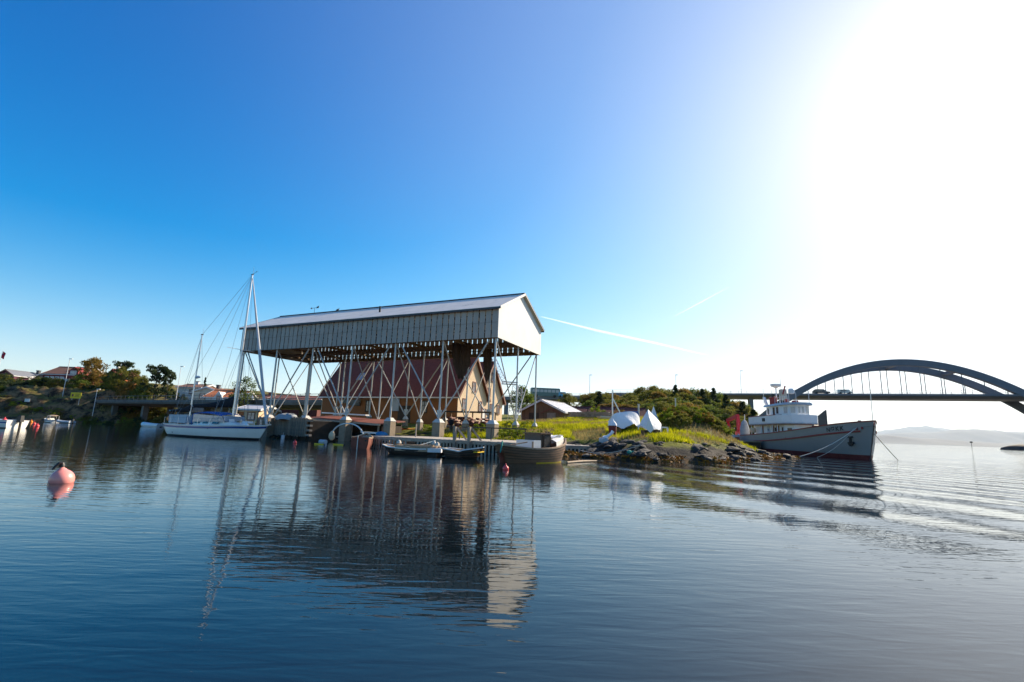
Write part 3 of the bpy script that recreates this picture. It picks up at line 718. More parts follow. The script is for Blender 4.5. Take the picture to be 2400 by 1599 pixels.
# ------------------------------------------------------------------ the two joined gabled houses behind the stilts
def gabled(name, label, cat, loc, rz, L, W, z0, ze, zr, wall_f, wall_g, roof, trim, ov=.35, group=None):
    """local: gable in plane x = 0 facing +x, length runs to -x, front wall y = 0 facing -y"""
    h = thing(name, label, cat, loc, rz, group)
    MB().add([(-L, 0, z0), (0, 0, z0), (0, 0, ze), (-L, 0, ze)], [(0, 1, 2, 3)]).build('front_wall', wall_f, h)
    MB().add([(-L, W, z0), (0, W, z0), (0, W, ze), (-L, W, ze)], [(3, 2, 1, 0)]).build('back_wall', wall_f, h)
    for x in (0, -L): MB().prism([(x, 0, z0), (x, W, z0), (x, W, ze), (x, W / 2, zr), (x, 0, ze)], (-.12 if x == 0 else .12, 0, 0)).build('gable_wall', wall_g, h)
    s = (zr - ze) / (W / 2)
    for k in (-1, 1):
        e = -ov if k < 0 else W + ov; zz = ze - s * ov
        MB().prism([(-L - ov, e, zz), (-L - ov, W / 2, zr), (-L - ov, W / 2, zr + .16), (-L - ov, e, zz + .16)], (L + 2 * ov, 0, 0)).build('roof', roof, h)
        for x in (-L - ov - .03, ov + .03): MB().beam((x, e, zz + .04), (x, W / 2, zr + .04), .06, .26).build('barge_board', trim, h)
        MB().beam((-L - ov, e - .03 * -k * -1, zz + .02), (ov, e - .03 * -k * -1, zz + .02), .10, .14).build('gutter', 'trim_white', h)
    MB().beam((-L - ov, W / 2, zr + .17), (ov, W / 2, zr + .17), .26, .10).build('ridge', roof, h)
    return h
def window(h, plane, u, z0, z1, w, frame='trim_brown', pane='pane_pale', name='window', bars=1):
    """on plane ('x', value) or ('y', value) facing outward sign"""
    ax, v, sg = plane; t = .10; m = MB(); hh = z1 - z0
    def bx(u0, u1, a, b, d0, d1):
        if ax == 'x': m.bb((v + sg * d0, u0, a), (v + sg * d1, u1, b))
        else: m.bb((u0, v + sg * d0, a), (u1, v + sg * d1, b))
    bx(u - w / 2 - t, u - w / 2, z0 - t, z1 + t, .004, .07); bx(u + w / 2, u + w / 2 + t, z0 - t, z1 + t, .004, .07)
    bx(u - w / 2, u + w / 2, z1, z1 + t, .004, .068); bx(u - w / 2 - .06, u + w / 2 + .06, z0 - t - .04, z0 - t * .3, .004, .11)
    if bars: bx(u - .025, u + .025, z0, z1, .02, .05); bx(u - w / 2, u + w / 2, (z0 + z1) / 2 + .1, (z0 + z1) / 2 + .15, .02, .052)
    f = m.build(name, frame, h)
    m = MB()
    bx(u - w / 2, u + w / 2, z0, z1, .005, .02); m.build('pane', pane, f)
    return f
HO = at(1070, 999, 55)
h1 = gabled('warehouse', 'orange wooden warehouse with a red tiled roof behind the stilts', 'house', (HO[0], HO[1], 0), SA, 20.6, 7.0, 1.2, 5.3, 9.95, 'house_orange', 'house_pale', 'roof_red', 'trim_brown')
window(h1, ('x', 0, 1), 3.6, 5.9, 6.95, .62); window(h1, ('x', 0, 1), 1.45, 3.7, 4.8, .62); window(h1, ('x', 0, 1), 5.3, 3.65, 4.75, .62)
window(h1, ('x', 0, 1), 6.3, 1.7, 3.9, .8, 'trim_brown', 'trim_white', 'door', 0)
for px in (863, 994): window(h1, ('y', 0, -1), local(px, 960, HO, SA, 'y', 0)[0], 3.2, 4.4, .7, 'timber_dark', 'pane', 'window')
q = local(845, 895, HO, SA, 'y', 1.7)
MB().prism([(q[0] - .45, 1.35, 7.17), (q[0] + .45, 1.35, 7.17), (q[0] + .45, 2.1, 8.17), (q[0] - .45, 2.1, 8.17)], (0, -.05, .06)).build('skylight', 'pane_pale', h1)
MB().box((local(925, 950, HO, SA, 'y', -.2)[0], -.10, 4.0), (1.1, .12, 1.5)).build('notice_board', 'plastic_grey', h1)
MB().bb((-8.2, -.06, 1.5), (-6.4, -.004, 3.9)).build('door', 'timber_dark', h1)
c_, s_ = math.cos(SA), math.sin(SA)
H2 = (HO[0] - 1.3 * c_ - 7.05 * s_ * 1, HO[1] - 1.3 * s_ + 7.05 * c_)
h2 = gabled('warehouse', 'pale gabled house adjoining the right end of the orange warehouse', 'house', (H2[0], H2[1], 0), SA, 18.0, 7.2, 1.2, 5.4, 10.35, 'house_orange', 'house_pale', 'roof_red', 'trim_brown')
for u, a, b in ((3.95, 7.9, 8.95), (2.95, 5.8, 6.8), (3.8, 3.65, 4.75), (5.9, 3.65, 4.75)): window(h2, ('x', 0, 1), u, a, b, .62)

# ------------------------------------------------------------------ wooden pier in front
def pier(name, label, P, Q, width, zd, slat_skip=(), slats=True):
    P, Q = Vector((P[0], P[1], 0)), Vector((Q[0], Q[1], 0)); a = math.atan2(Q.y - P.y, Q.x - P.x); Ln = (Q - P).length
    o = thing(name, label, 'pier', P, a)
    n = int(Ln / .20); pl = MB().box((0, width / 2, 0), (Ln / n - .012, width, .05)).mesh('plank')
    for k in range(n): link('plank', pl, 'deck', o, (Ln / n * (k + .5), random.uniform(-.02, .02), zd - .03 + random.uniform(-.006, .006)))
    MB().beam((0, .08, zd - .14), (Ln, .08, zd - .14), .12, .16).build('edge_beam', 'timber_grey', o)
    MB().beam((0, .10, zd - .62), (Ln, .10, zd - .62), .10, .12).build('lower_rail', 'timber_dark', o)
    if slats:
        n = int(Ln / .245); sm = [MB().box((0, 0, 0), (.12, .05, h)).mesh('slat') for h in (.95, 1.0, .9)]
        for k in range(n):
            if k in slat_skip: continue
            link('slat', random.choice(sm), 'timber_grey', o, (Ln / n * (k + .5), -.03 + random.uniform(-.008, .008), zd - .66 + random.uniform(-.02, .02)), (0, random.uniform(-.02, .02), 0))
    for x in np.arange(.4, Ln, 2.6):
        for y in (.35, width - .3): MB().tube((x, y, -1.4), (x, y, zd - .07), .11, n=8).build('pile', 'timber_dark', o)
    for y in np.arange(.5, width, .9): MB().beam((0, y, zd - .15), (Ln, y, zd - .15), .10, .18).build('joist', 'timber_dark', o)
    MB().bb((0, width - .1, -.9), (Ln, width, zd - .06)).build('back_boarding', 'timber_dark', o)
    return o, a
PDZ = .75
PR_, PL_ = np.array([.55, 27.5]), np.array([-9.9, 33.4])
PIER, PA = pier('pier', 'long weathered wooden pier with vertical slats below the deck', PL_, PR_, 5.6, PDZ, (16, 17, 18))
PIER2, PA2 = pier('pier', 'short grey pier stub between the brown boat and the rocks', (.75, 31.0), (5.6, 31.2), 2.6, .62)
def on_pier(x, y): return (PL_[0] + x * math.cos(PA) - y * math.sin(PA), PL_[1] + x * math.sin(PA) + y * math.cos(PA))
def pier_px(px, py, h=PDZ): p = gz(px, py, h); return p
# mooring frames: upright, strut
for px, lb in ((1068, 'upright wooden mooring frame above the black rowboat bow side left'), (1102, 'upright wooden mooring frame just right of its twin on the pier')):
    x = local(px, 1030, PL_, PA, 'y', .0)[0]; w_ = on_pier(x, -.1)
    o = thing('mooring_stand', lb.replace(' bow side left', ''), 'mooring post', (*w_, 0), PA, 'wooden mooring frames on the pier edge')
    MB().beam((0, -.02, -.6), (0, -.02, PDZ + .78), .16, .16).build('upright', 'timber_grey', o)
    MB().beam((.06, .1, PDZ + .72), (.42, .65, PDZ - .01), .08, .10).build('strut', 'timber_grey', o)
hr = thing('hand_rail', 'thin black pipe rail running along above the pier', 'railing', (*on_pier(local(1075, 1005, PL_, PA, 'y', 2.2)[0], 2.2), 0), PA)
rl_ = local(1235, 1008, PL_, PA, 'y', 2.2)[0] - local(1075, 1005, PL_, PA, 'y', 2.2)[0]
MB().tube((0, 0, 1.52), (rl_, 0, 1.52), .035).build('rail', 'black', hr)
for f in (.02, .5, .98): MB().tube((rl_ * f, 0, PDZ - .05), (rl_ * f, 0, 1.52), .03).build('rail_post', 'black', hr)

# things lying on the pier
def loose(px, py, h=PDZ): p = gz(px, py, h); return (p[0], p[1], h)
def kayak(label, p, rz, L, m):
    o = thing('kayak', label, 'kayak', p, rz)
    rows = []
    for t in np.linspace(-1, 1, 15):
        b = .33 * max(0.02, (1 - abs(t) ** 2.2)); z0 = .10 + .16 * abs(t) ** 3; hh = .32 * max(.06, (1 - .6 * abs(t) ** 3))
        rows.append([(t * L / 2, b * math.cos(a), z0 + hh * .5 + hh * .5 * math.sin(a)) for a in np.linspace(0, 2 * math.pi, 13)[:-1]])
    MB().grid(rows, True).build('hull', m, o, smooth=True)
    MB().lathe([(.30, 0), (.33, .05), (.25, .06)], (0, 0, .39), 14).build('cockpit_rim', 'black', o)
    return o
kayak('orange kayak lying on the pier behind the concrete pedestals', (*loose(950, 1017)[:2], PDZ + .12), R(-14), 2.3, 'kayak_orange')
def boards(label, p, rz, n, L, m, cat='planks'):
    o = thing('plank_pile', label, cat, p, rz)
    for k in range(n): MB().box((random.uniform(-.2, .2), (k % 3 - 1) * .26, .04 + (k // 3) * .07), (L * random.uniform(.85, 1.05), .22, .06), random.uniform(-.05, .05)).build('board', m, o)
    return o
boards('pale boards stacked on the pier right of the kayak', loose(1000, 1019), R(-24), 7, 2.1, 'boat_brown_light')
boards('white boards at the left end of the pier', loose(875, 1017), R(-26), 6, 2.0, 'trim_white')
tb = thing('rubble_sack', 'crumpled blue tarp bundle on the pier', 'tarp', loose(893, 1021), 0)
MB().grid([[(.42 * math.cos(t) * f * (1 + .15 * math.sin(3 * t + i)), .3 * math.sin(t) * f * (1 + .12 * math.sin(5 * t)), z) for t in np.linspace(0, 2 * math.pi, 19)[:-1]] for i, (f, z) in enumerate(((1, 0), (1.05, .08), (.85, .18), (.5, .26), (.05, .29)))], True).build('sheet', 'plastic_blue', tb, smooth=True)
wp = thing('stake', 'pale upright stake on the pier beside the kayak', 'post', loose(974, 1024), 0)
MB().tube((0, 0, -.02), (0, 0, .9), .05, .04).build('shaft', 'timber_grey', wp)
# outboard engine on a trestle and a rack of driftwood under the house gable
ob = thing('outboard_motor', 'dark outboard motor on a wooden trestle left of the mooring frames', 'outboard motor', loose(1056, 1022), R(20))
MB().lathe([(.10, 0), (.20, .05), (.24, .3), (.20, .5), (.10, .56)], (0, 0, .95), 10).build('cowling', 'cover_navy', ob, smooth=True)
MB().box((0, 0, .62), (.16, .12, .7)).build('leg', 'black', ob); MB().tube((-.05, 0, .3), (.22, 0, .3), .06).build('gearcase', 'black', ob)
for s in (-1, 1): MB().beam((-.25 * s, .22, -.02), (0, .14, .95), .07, .07).build('trestle_leg', 'timber_grey', ob)
MB().beam((-.4, .16, .88), (.4, .16, .88), .07, .1).build('trestle_bar', 'timber_grey', ob)
rk = at(1100, 985, 46); g_ = ground(rk[0], rk[1])
wr = thing('firewood_rack', 'long dark shelter with brown stacked wood below the pale gable', 'wood rack', (rk[0], rk[1], g_), SA)
MB().box((0, 0, 1.65), (5.2, 1.5, .10)).build('roof', 'timber_dark', wr)
for x in (-2.4, 0, 2.4):
    for y in (-.6, .6): MB().beam((x, y, -.3), (x, y, 1.6), .1, .1).build('post', 'timber_brown', wr)
lm = MB().tube((0, -.45, 0), (0, .45, 0), .09, n=7).mesh('log')
for k in range(90): link('log', lm, 'trim_brown' if k % 4 else 'rust_red', wr, (random.uniform(-2.2, 2.2), random.uniform(-.1, .1), .05 + random.random() ** 1.3 * 1.1), (random.uniform(-.05, .05), 0, random.uniform(-.05, .05)))
gy = thing('gas_bottle', 'pale round tank beside the dark outboard motor', 'tank', (*loose(1040, 1012)[:2], ground(*loose(1040, 1012)[:2])), 0)
MB().lathe([(.2, 0), (.26, .1), (.26, .6), (.16, .75), (.05, .8)], (0, 0, 0), 12).build('vessel', 'house_pale', gy, smooth=True); MB().tube((0, 0, .78), (0, 0, .9), .05).build('valve', 'steel', gy)

# ------------------------------------------------------------------ plank quay and boathouse on the left of the pier
FL, FR = gz(598, 1021), gz(716, 1031)
fa = math.atan2(FR[1] - FL[1], FR[0] - FL[0]); fln = math.hypot(FR[0] - FL[0], FR[1] - FL[1])
fq = thing('plank_quay', 'brown plank-faced quay wall behind the sailing boat bow', 'quay', (FL[0], FL[1], 0), fa)
ftop = at(650, 979, FL[1] - 1.5)[2]
n = int(fln / .17); fm = [MB().box((0, 0, 0), (.145, .05, h)).mesh('plank') for h in (ftop - .25, ftop - .15, ftop - .32)]
for k in range(n):
    hgt = random.choice((0, 1, 2)); link('plank', fm[hgt], 'fence_wood', fq, (fln / n * (k + .5), random.uniform(-.012, .012), ftop / 2 + .12 + random.uniform(-.04, .04)), (0, random.uniform(-.012, .012), 0))
for z in (.5, ftop - .3): MB().beam((0, .07, z), (fln, .07, z), .08, .14).build('waler', 'timber_dark', fq)
for x in np.arange(.3, fln, 1.6): MB().tube((x, .2, -1.2), (x, .2, ftop - .1), .11).build('pile', 'timber_dark', fq)
MB().bb((0, .25, -1), (fln, 3.4, ftop - .25)).build('fill', 'timber_dark', fq)
MB().box((fln - .5, 1.7, ftop - .22), (1.0, 3.2, .06)).build('capping', 'timber_grey', fq)
for k in range(4): MB().box((fln + .35, .05, ftop - .25 - k * .42), (.75, .25, .16), .02).build('log_end', 'timber_grey', fq)
tp = at(672, 978, 47.5)
tg = thing('tarp_heap', 'grey crumpled tarpaulin heap on the plank quay', 'tarp', (tp[0], tp[1], ftop - .2), fa)
MB().grid([[(1.9 * math.cos(t) * f * (1 + .1 * math.sin(3 * t + i * 2)), .9 * math.sin(t) * f * (1 + .15 * math.sin(4 * t + i)), z + .06 * math.sin(5 * t + i)) for t in np.linspace(0, 2 * math.pi, 25)[:-1]] for i, (f, z) in enumerate(((1, 0), (.95, .25), (.75, .45), (.45, .55), (.05, .6)))], True).build('sheet', 'tarp_grey', tg, smooth=True)

# red roofed open boathouse
bo = at(722, 1000, 47.6); be = at(893, 1003, 43.4)
ba = math.atan2(be[1] - bo[1], be[0] - bo[0]); bl = math.hypot(be[0] - bo[0], be[1] - bo[1])
bh = thing('boathouse', 'low open boathouse with a rusty red roof at the left end of the pier', 'boathouse', (bo[0], bo[1], 0), ba)
def bz(px, py): return local(px, py, bo, ba, 'y', 0)
zfl, zfr = bz(745, 982)[2], bz(885, 996)[2]; zbl, zbr = zfl - .02, zfr - .02
MB().prism([(-.3, -.35, zfl), (bl + .2, -.35, zfr), (bl + .2, 3.0, zbr + .35), (-.3, 3.0, zbl + .35)], (0, 0, .10)).build('roof', 'roof_brown' if False else 'rust_red', bh)
MB().beam((-.3, -.37, zfl + .0), (bl + .2, -.37, zfr + .0), .05, .16).build('fascia', 'timber_grey', bh)
for f in (.02, .30, .62, .97): MB().beam((bl * f, 0, -1), (bl * f, 0, zfl + (zfr - zfl) * f), .12, .12).build('post', 'timber_grey', bh)
MB().bb((0, 2.7, -.9), (bl, 2.8, zbr + .1)).build('back_wall', 'timber_dark', bh)
for x in (0, bl): MB().bb((x - .05, .1, -.6), (x + .05, 2.69, zfr - .05)).build('side_wall', 'timber_dark', bh)
MB().bb((0, .1, .28), (bl * .78, 2.6, .38)).build('floor', 'timber_grey', bh)
for k in range(9): MB().box((bl * .09 * k + .3, -.05, .30), (bl * .085, .1, .14)).build('edge_board', 'timber_grey', bh)
MB().beam((.9, .9, zfl + .62), (bl * .72, .9, zfr + .85), .5, .12).build('roof_gangplank', 'trim_white', bh)
# white hoop of an old boat frame
hp_ = thing('boat_frame_hoop', 'white bent hoop standing at the front of the boathouse', 'hoop', (*gz(826, 1026, .4)[:2], .38), ba)
pts = [(1.75 * math.cos(t), -.5, 1.15 * math.sin(t) ** .9 if t not in (0, math.pi) else 0) for t in np.linspace(.001, math.pi - .001, 21)]
MB().path([(x, y - .1, z) for x, y, z in pts], .055, 6).build('hoop', 'trim_white', hp_, smooth=True)
MB().tube((1.7, -.6, 0), (.6, -.6, -.25), .05).build('lower_arm', 'trim_white', hp_)
MB().grid([[(-1.7 + .28 * math.cos(t) * f, -.6 + .22 * math.sin(t) * f, z) for t in np.linspace(0, 2 * math.pi, 13)[:-1]] for f, z in ((.4, -.25), (1, -.05), (1, .25), (.3, .5))], True).build('wrapped_end', 'house_pale', hp_, smooth=True)
for px, py, m, nm, lb in ((742, 1016, 'plastic_grey', 'dinghy', 'small grey upturned dinghy inside the boathouse'),):
    o = thing(nm, lb, 'dinghy', (*gz(px, py, .4)[:2], .38), ba)
    MB().grid([[(1.0 * t, .42 * (1 - abs(t) ** 2.5) * math.cos(a), .36 * (1 - .7 * abs(t) ** 2.5) * math.sin(a)) for a in np.linspace(0, math.pi, 9)] for t in np.linspace(-.99, .99, 11)]).build('hull', m, o, smooth=True)
    MB().path([(1.0 * t, .44 * (1 - abs(t) ** 2.5), .02) for t in np.linspace(-.99, .99, 11)], .03).build('gunwale', 'trim_white', o)
for px, py, L_, lb in ((748, 1042, .9, 'short yellow float at the left under the boathouse'), (793, 1043, 1.0, 'yellow float beside the rust red hull'), (758, 1036, .0, '')):
    if not L_: continue
    p = gz(px, py); o = thing('float', lb, 'float', (p[0], p[1], 0), ba); MB().tube((-L_ / 2, 0, .03), (L_ / 2, 0, .02), .045, n=10).build('body', 'yellow', o, smooth=True); MB().tube((L_ / 2, 0, .03), (L_ / 2 + .12, 0, .05), .03).build('eye', 'black', o)
p = gz(752, 1040); o = thing('barrel', 'grey plastic float drum lying in the water under the boathouse', 'drum', (p[0], p[1] + .4, .12), ba)
MB().tube((-.28, 0, 0), (.28, 0, 0), .16, n=14).build('drum', 'plastic_grey', o, smooth=True); MB().tube((-.29, 0, 0), (-.26, 0, 0), .175, n=14).build('rim', 'plastic_grey', o)

# ------------------------------------------------------------------ hulls
class Hull:
    """stations: (xt, xb, zs, b, zk, e1) - x at sheer and keel, sheer height, half beam, keel depth, fullness; stern first"""
    def __init__(s, st, n=10, sub=4):
        st = np.array(st, float); t = np.arange(len(st)); T = np.linspace(0, len(st) - 1, (len(st) - 1) * sub + 1)
        # Catmull-Rom along the stations
        P = np.vstack([2 * st[0] - st[1], st, 2 * st[-1] - st[-2]]); out = []
        for u in T:
            i = min(int(u), len(st) - 2); f = u - i; a, b, c, d = P[i], P[i + 1], P[i + 2], P[i + 3]
            out.append(.5 * ((2 * b) + (-a + c) * f + (2 * a - 5 * b + 4 * c - d) * f * f + (-a + 3 * b - 3 * c + d) * f ** 3))
        s.S = np.array(out); s.S[:, 3] = np.maximum(s.S[:, 3], .012); s.n = n
    def y(s, S, z):
        xt, xb, zs, b, zk, e = S; q = min(max((zs - z) / (zs - zk), 0), 1)
        return b * max(0.0, math.cos(math.asin(q))) ** e
    def pt(s, S, z, side, off=0.0):
        xt, xb, zs, b, zk, e = S; q = (zs - z) / (zs - zk)
        return (xt + (xb - xt) * q, side * (s.y(S, z) + off), z)
    def zs_list(s, S, zlow=None):
        zs, zk = S[2], S[4]; return [zs + (zk - zs) * math.sin(u * math.pi / 2) for u in np.linspace(0, 1, s.n)]
    def skin(s, scale=1.0, lift=0.0, transom=True):
        m = MB(); rows = []
        for S in s.S:
            S2 = S.copy(); S2[3] = max(.006, S[3] - (1 - scale)); S2[4] = S[4] + lift
            zz = s.zs_list(S2)
            rows.append([s.pt(S2, z, -1) for z in zz] + [s.pt(S2, z, 1) for z in reversed(zz[:-1])])
        m.grid(rows)
        if transom: m.add(rows[0], [tuple(range(len(rows[0])))])
        return m
    def band(s, flo, fhi, off=.008, i0=0, i1=None, sides=(-1, 1)):
        m = MB(); SS = s.S[i0:i1]
        for sd in sides:
            rows = []
            for S in SS:
                a, b = flo(S), fhi(S)
                rows.append([s.pt(S, a, sd, off), s.pt(S, (a + b) / 2, sd, off), s.pt(S, b, sd, off)])
            m.grid(rows)
        return m
    def gunwale(s, w, h, i0=0, dz=0.0):
        m = MB()
        for sd in (-1, 1):
            rows = []
            for S in s.S[i0:]:
                x, y, z = S[0], S[3], S[2] + dz
                yi = max(0.0, y - w)
                rows.append([(x, sd * (y + w * .4), z - h), (x, sd * (y + w * .4), z + h * .3), (x, sd * yi, z + h * .3), (x, sd * yi, z - h)])
            m.grid(rows, True); m.add(rows[0], [(0, 1, 2, 3)]); m.add(rows[-1], [(3, 2, 1, 0)])
        return m
    def deck(s, dz, i0=0, i1=None, inset=.02):
        m = MB(); SS = s.S[i0:i1]
        m.grid([[(S[0] , -max(.004, s.y(S, S[2] + dz) - inset), S[2] + dz), (S[0], 0, S[2] + dz + .03 * S[3]), (S[0], max(.004, s.y(S, S[2] + dz) - inset), S[2] + dz)] for S in SS])
        return m

# ------------------------------------------------------------------ ketch-rigged sailing boat
S0, S1 = gz(399.5, 1021), gz(606, 1031.5)
S0 = S0 + np.array([.3, 1.1, 0])
ka = math.atan2(S1[1] - S0[1], S1[0] - S0[0]); kl = math.hypot(S1[0] - S0[0], S1[1] - S0[1])
ko = ((S0[0] + S1[0]) / 2, (S0[1] + S1[1]) / 2)
ke = thing('sailing_boat', 'white two-masted sailing boat with a blue stripe moored by the quay', 'sailboat', (ko[0], ko[1], 0), ka)
def kp(px, py, y=-1.5): return local(px, py, ko, ka, 'y', y)
w = kl / 2
bt = kp(629, 997, 0); st_ = kp(383, 992, -.9)
zsB, zsS = bt[2], st_[2]
xB, xS = bt[0], st_[0]
ksh = Hull([(xS, xS + .75, zsS, .95, -.15, .42), (xS + 1.6, xS + 2.0, zsS - .03, 1.4, -.45, .45), (-1.6, -1.4, zsS - .04, 1.68, -.55, .48), (1.2, 1.2, zsS + .0, 1.62, -.55, .52), (3.6, 3.2, zsS + .08, 1.12, -.45, .62), (xB - .9, w - .75, zsB - .05, .48, -.32, .8), (xB, w - .12, zsB, .03, -.25, .9)], 12)
ksh.skin().build('hull', 'gel_white', ke, smooth=50)
ksh.band(lambda S: -.12, lambda S: .14, .010).build('waterline_stripe', 'boot_black', ke, smooth=True)
ksh.band(lambda S: S[2] - .26, lambda S: S[2] - .10, .010).build('sheer_stripe', 'stripe_blue', ke, smooth=True)
ksh.deck(-.02).build('deck', 'gel_white', ke, smooth=True)
ksh.gunwale(.05, .05).build('toe_rail', 'trim_white', ke)
# cabin trunk with windows
def loft(name, rings, m, par, smooth=40): return MB().grid(rings, True).build(name, m, par, smooth=smooth)
zd = zsS - .03
cb = MB(); rings = []
for x, b, h in ((-2.2, 1.0, .42), (-.6, 1.08, .46), (1.2, .98, .42), (2.6, .72, .30), (3.3, .5, .06)):
    rings.append([(x, -b, zd - .02), (x, -b * .86, zd + h * .85), (x, -b * .5, zd + h), (x, b * .5, zd + h), (x, b * .86, zd + h * .85), (x, b, zd - .02)])
cb.grid(rings); cb.add(rings[0], [tuple(range(6))]); cb.add(rings[-1], [tuple(range(6))])
tr = cb.build('cabin_trunk', 'gel_white', ke, smooth=30)
for x0, x1 in ((-1.9, -1.2), (-.8, -.1), (.5, 1.3)): MB().prism([(x0, -1.03, zd + .14), (x1, -1.01, zd + .14), (x1 - .05, -.96, zd + .31), (x0 + .05, -.98, zd + .31)], (0, -.02, .004)).build('window', 'pane', tr)
# windscreen and blue sprayhood
q0, q1 = kp(452, 980, -1.0), kp(520, 980, -1.0)
xa, xb_ = q0[0], q1[0]; ztop = kp(480, 966, -.9)[2]
m = MB(); rings = []
for f, h in ((0, .90), (.25, 1.0), (.55, 1.0), (.8, .92), (1, .80)):
    x = xa + (xb_ - xa) * f; z = zd + (ztop - zd) * h
    rings.append([(x, -1.05, z - .10), (x, -.95, z - .02), (x, -.5, z + .06), (x, .5, z + .06), (x, .95, z - .02), (x, 1.05, z - .10)])
m.grid(rings); hd = m.build('sprayhood', 'hood_blue', ke, smooth=True)
for s in (-1, 1):
    MB().prism([(xa + .06, s * 1.04, zd + .25), (xb_ + .25, s * .95, zd + .35), (xb_ - .02, s * .98, zd + (ztop - zd) * .72), (xa + .06, s * 1.02, zd + (ztop - zd) * .84)], (0, s * .01, 0)).build('side_window', 'pane_pale', ke)
    MB().beam((xa, s * 1.05, zd - .0), (xa, s * 1.05, zd + (ztop - zd) * .86), .05, .05).build('hood_bow', 'hood_blue', ke)
MB().prism([(xb_ + .25, -.9, zd + .36), (xb_ + .25, .9, zd + .36), (xb_ - .03, .92, zd + (ztop - zd) * .74), (xb_ - .03, -.92, zd + (ztop - zd) * .74)], (.02, 0, .01)).build('windscreen', 'pane_pale', ke)
# cockpit cloths
d0, d1 = kp(393, 985, -1.1), kp(438, 985, -1.2); dzt = kp(415, 972, -1.1)[2]
for s in (-1, 1): MB().prism([(d0[0], s * 1.02, zd + .12), (d1[0], s * 1.3, zd + .12), (d1[0] + .1, s * 1.3, dzt + .02), (d0[0] - .05, s * 1.02, dzt)], (0, .02, 0)).build('cockpit_cloth', 'dodger_grey', ke)
MB().prism([(d0[0] - .02, -1.0, zd + .12), (d0[0] - .02, 1.0, zd + .12), (d0[0] - .06, 1.0, dzt), (d0[0] - .06, -1.0, dzt)], (.02, 0, 0)).build('stern_cloth', 'dodger_grey', ke)
# masts, booms, covers
mm = kp(541, 965, 0); mt = kp(577, 647, 0); zz0 = kp(447, 960, 0); zzt = kp(466, 786, 0)
mx, mz = kp(544, 990, 0)[0], mt[2]; zx, zz = zz0[0], zzt[2]
mo = MB().path([(mx, 0, zd), (mx, 0, mz * .6), (mx, 0, mz)], [.10, .095, .07], 10).build('main_mast', 'alu', ke, smooth=True)
zo = MB().path([(zx, 0, zd), (zx, 0, zz)], [.075, .05], 10).build('mizzen_mast', 'alu', ke, smooth=True)
for x, z, h, par, nm in ((mx, mz, .72, mo, 1), (zx, zz, .6, zo, 0)):
    MB().tube((x + .1, 0, z), (x + .1, 0, z + h), .012, n=5).build('antenna', 'trim_white', par)
    MB().box((x, 0, z + .03), (.26, .10, .07)).build('masthead', 'black', par)
MB().path([(mx, 0, mz + .05), (mx + .45, 0, mz + .18), (mx + .62, 0, mz + .26)], [.015, .015, .03], 6).build('wind_indicator', 'black', mo)
for zf, l in ((.52, 1.25),): MB().beam((mx - .1, -l, mz * zf + .1), (mx - .1, l, mz * zf + .1), .05, .03).build('spreader', 'alu', mo)
MB().beam((zx - .05, -.9, zz * .42), (zx - .05, .9, zz * .42), .04, .03).build('spreader', 'alu', zo)
MB().lathe([(.05, 0), (.20, .04), (.22, .14), (.12, .22)], (zx + .3, 0, zz * .56), 12).build('radar_dome', 'trim_white', zo)
MB().tube((zx, 0, zz * .56), (zx + .35, 0, zz * .56), .03).build('radar_bracket', 'alu', zo)
def cover(x0, x1, zt, zb, name, boom_z):
    """sail cover: tall at the mast, falling along the boom"""
    m = MB(); rings = []
    for f in np.linspace(0, 1, 9):
        x = x0 + (x1 - x0) * f; zc = boom_z; t = zt * (1 - f) ** 2.2 + zb * (1 - (1 - f) ** 2.2); wd = .15 - .05 * f
        rings.append([(x, wd * math.sin(a), zc - .10 + (t - zc + .1) * (.5 - .5 * math.cos(a))) for a in np.linspace(0, 2 * math.pi, 11)[:-1]])
    m.grid(rings, True); m.add(rings[0], [tuple(range(10))]); m.add(rings[-1], [tuple(range(10))]); return m.build(name, 'cover_navy', ke, smooth=True)
bz_ = kp(500, 952, 0)[2]
cover(mx - .02, kp(455, 950, 0)[0], kp(545, 926, 0)[2], bz_ + .16, 'main_sail_cover', bz_)
MB().tube((mx, 0, bz_), (kp(452, 950, 0)[0], 0, bz_ - .02), .06).build('main_boom', 'alu', ke)
bz2 = kp(420, 963, 0)[2]
cover(zx + .05, kp(402, 962, 0)[0], kp(447, 947, 0)[2], bz2 + .1, 'mizzen_sail_cover', bz2)
MB().tube((zx, 0, bz2), (kp(398, 962, 0)[0], 0, bz2), .05).build('mizzen_boom', 'alu', ke)
# furled jib, stays and shrouds
fx = xB - .25
MB().path([(fx, 0, zsB + .1), (fx - (fx - mx) * .5, 0, zsB + (mz - zsB) * .5), (mx + .12, 0, mz - .35)], [.10, .11, .04], 8).build('furled_jib', 'dodger_grey', ke, smooth=True)
def stay(p, q, r=.011): MB().tube(p, q, r, n=5).build('stay', 'wire', ke)
for s in (-1, 1):
    stay((mx - .25, s * 1.55, zd), (mx, 0, mz - .1)); stay((mx + .25, s * 1.5, zd), (mx, 0, mz * .55)); stay((mx - .5, s * 1.55, zd), (mx, 0, mz * .55))
    stay((xS + .3, s * .9, zsS), (mx, 0, mz - .05)); stay((zx - .2, s * 1.35, zd), (zx, 0, zz - .1)); stay((zx - .4, s * 1.2, zd), (zx, 0, zz * .45))
stay((mx, 0, mz), (zx, 0, zz)); stay((zx, 0, zz), (xS + .2, 0, zsS + .1)); stay((xB - .9, 0, zsB), (mx, 0, mz * .6))
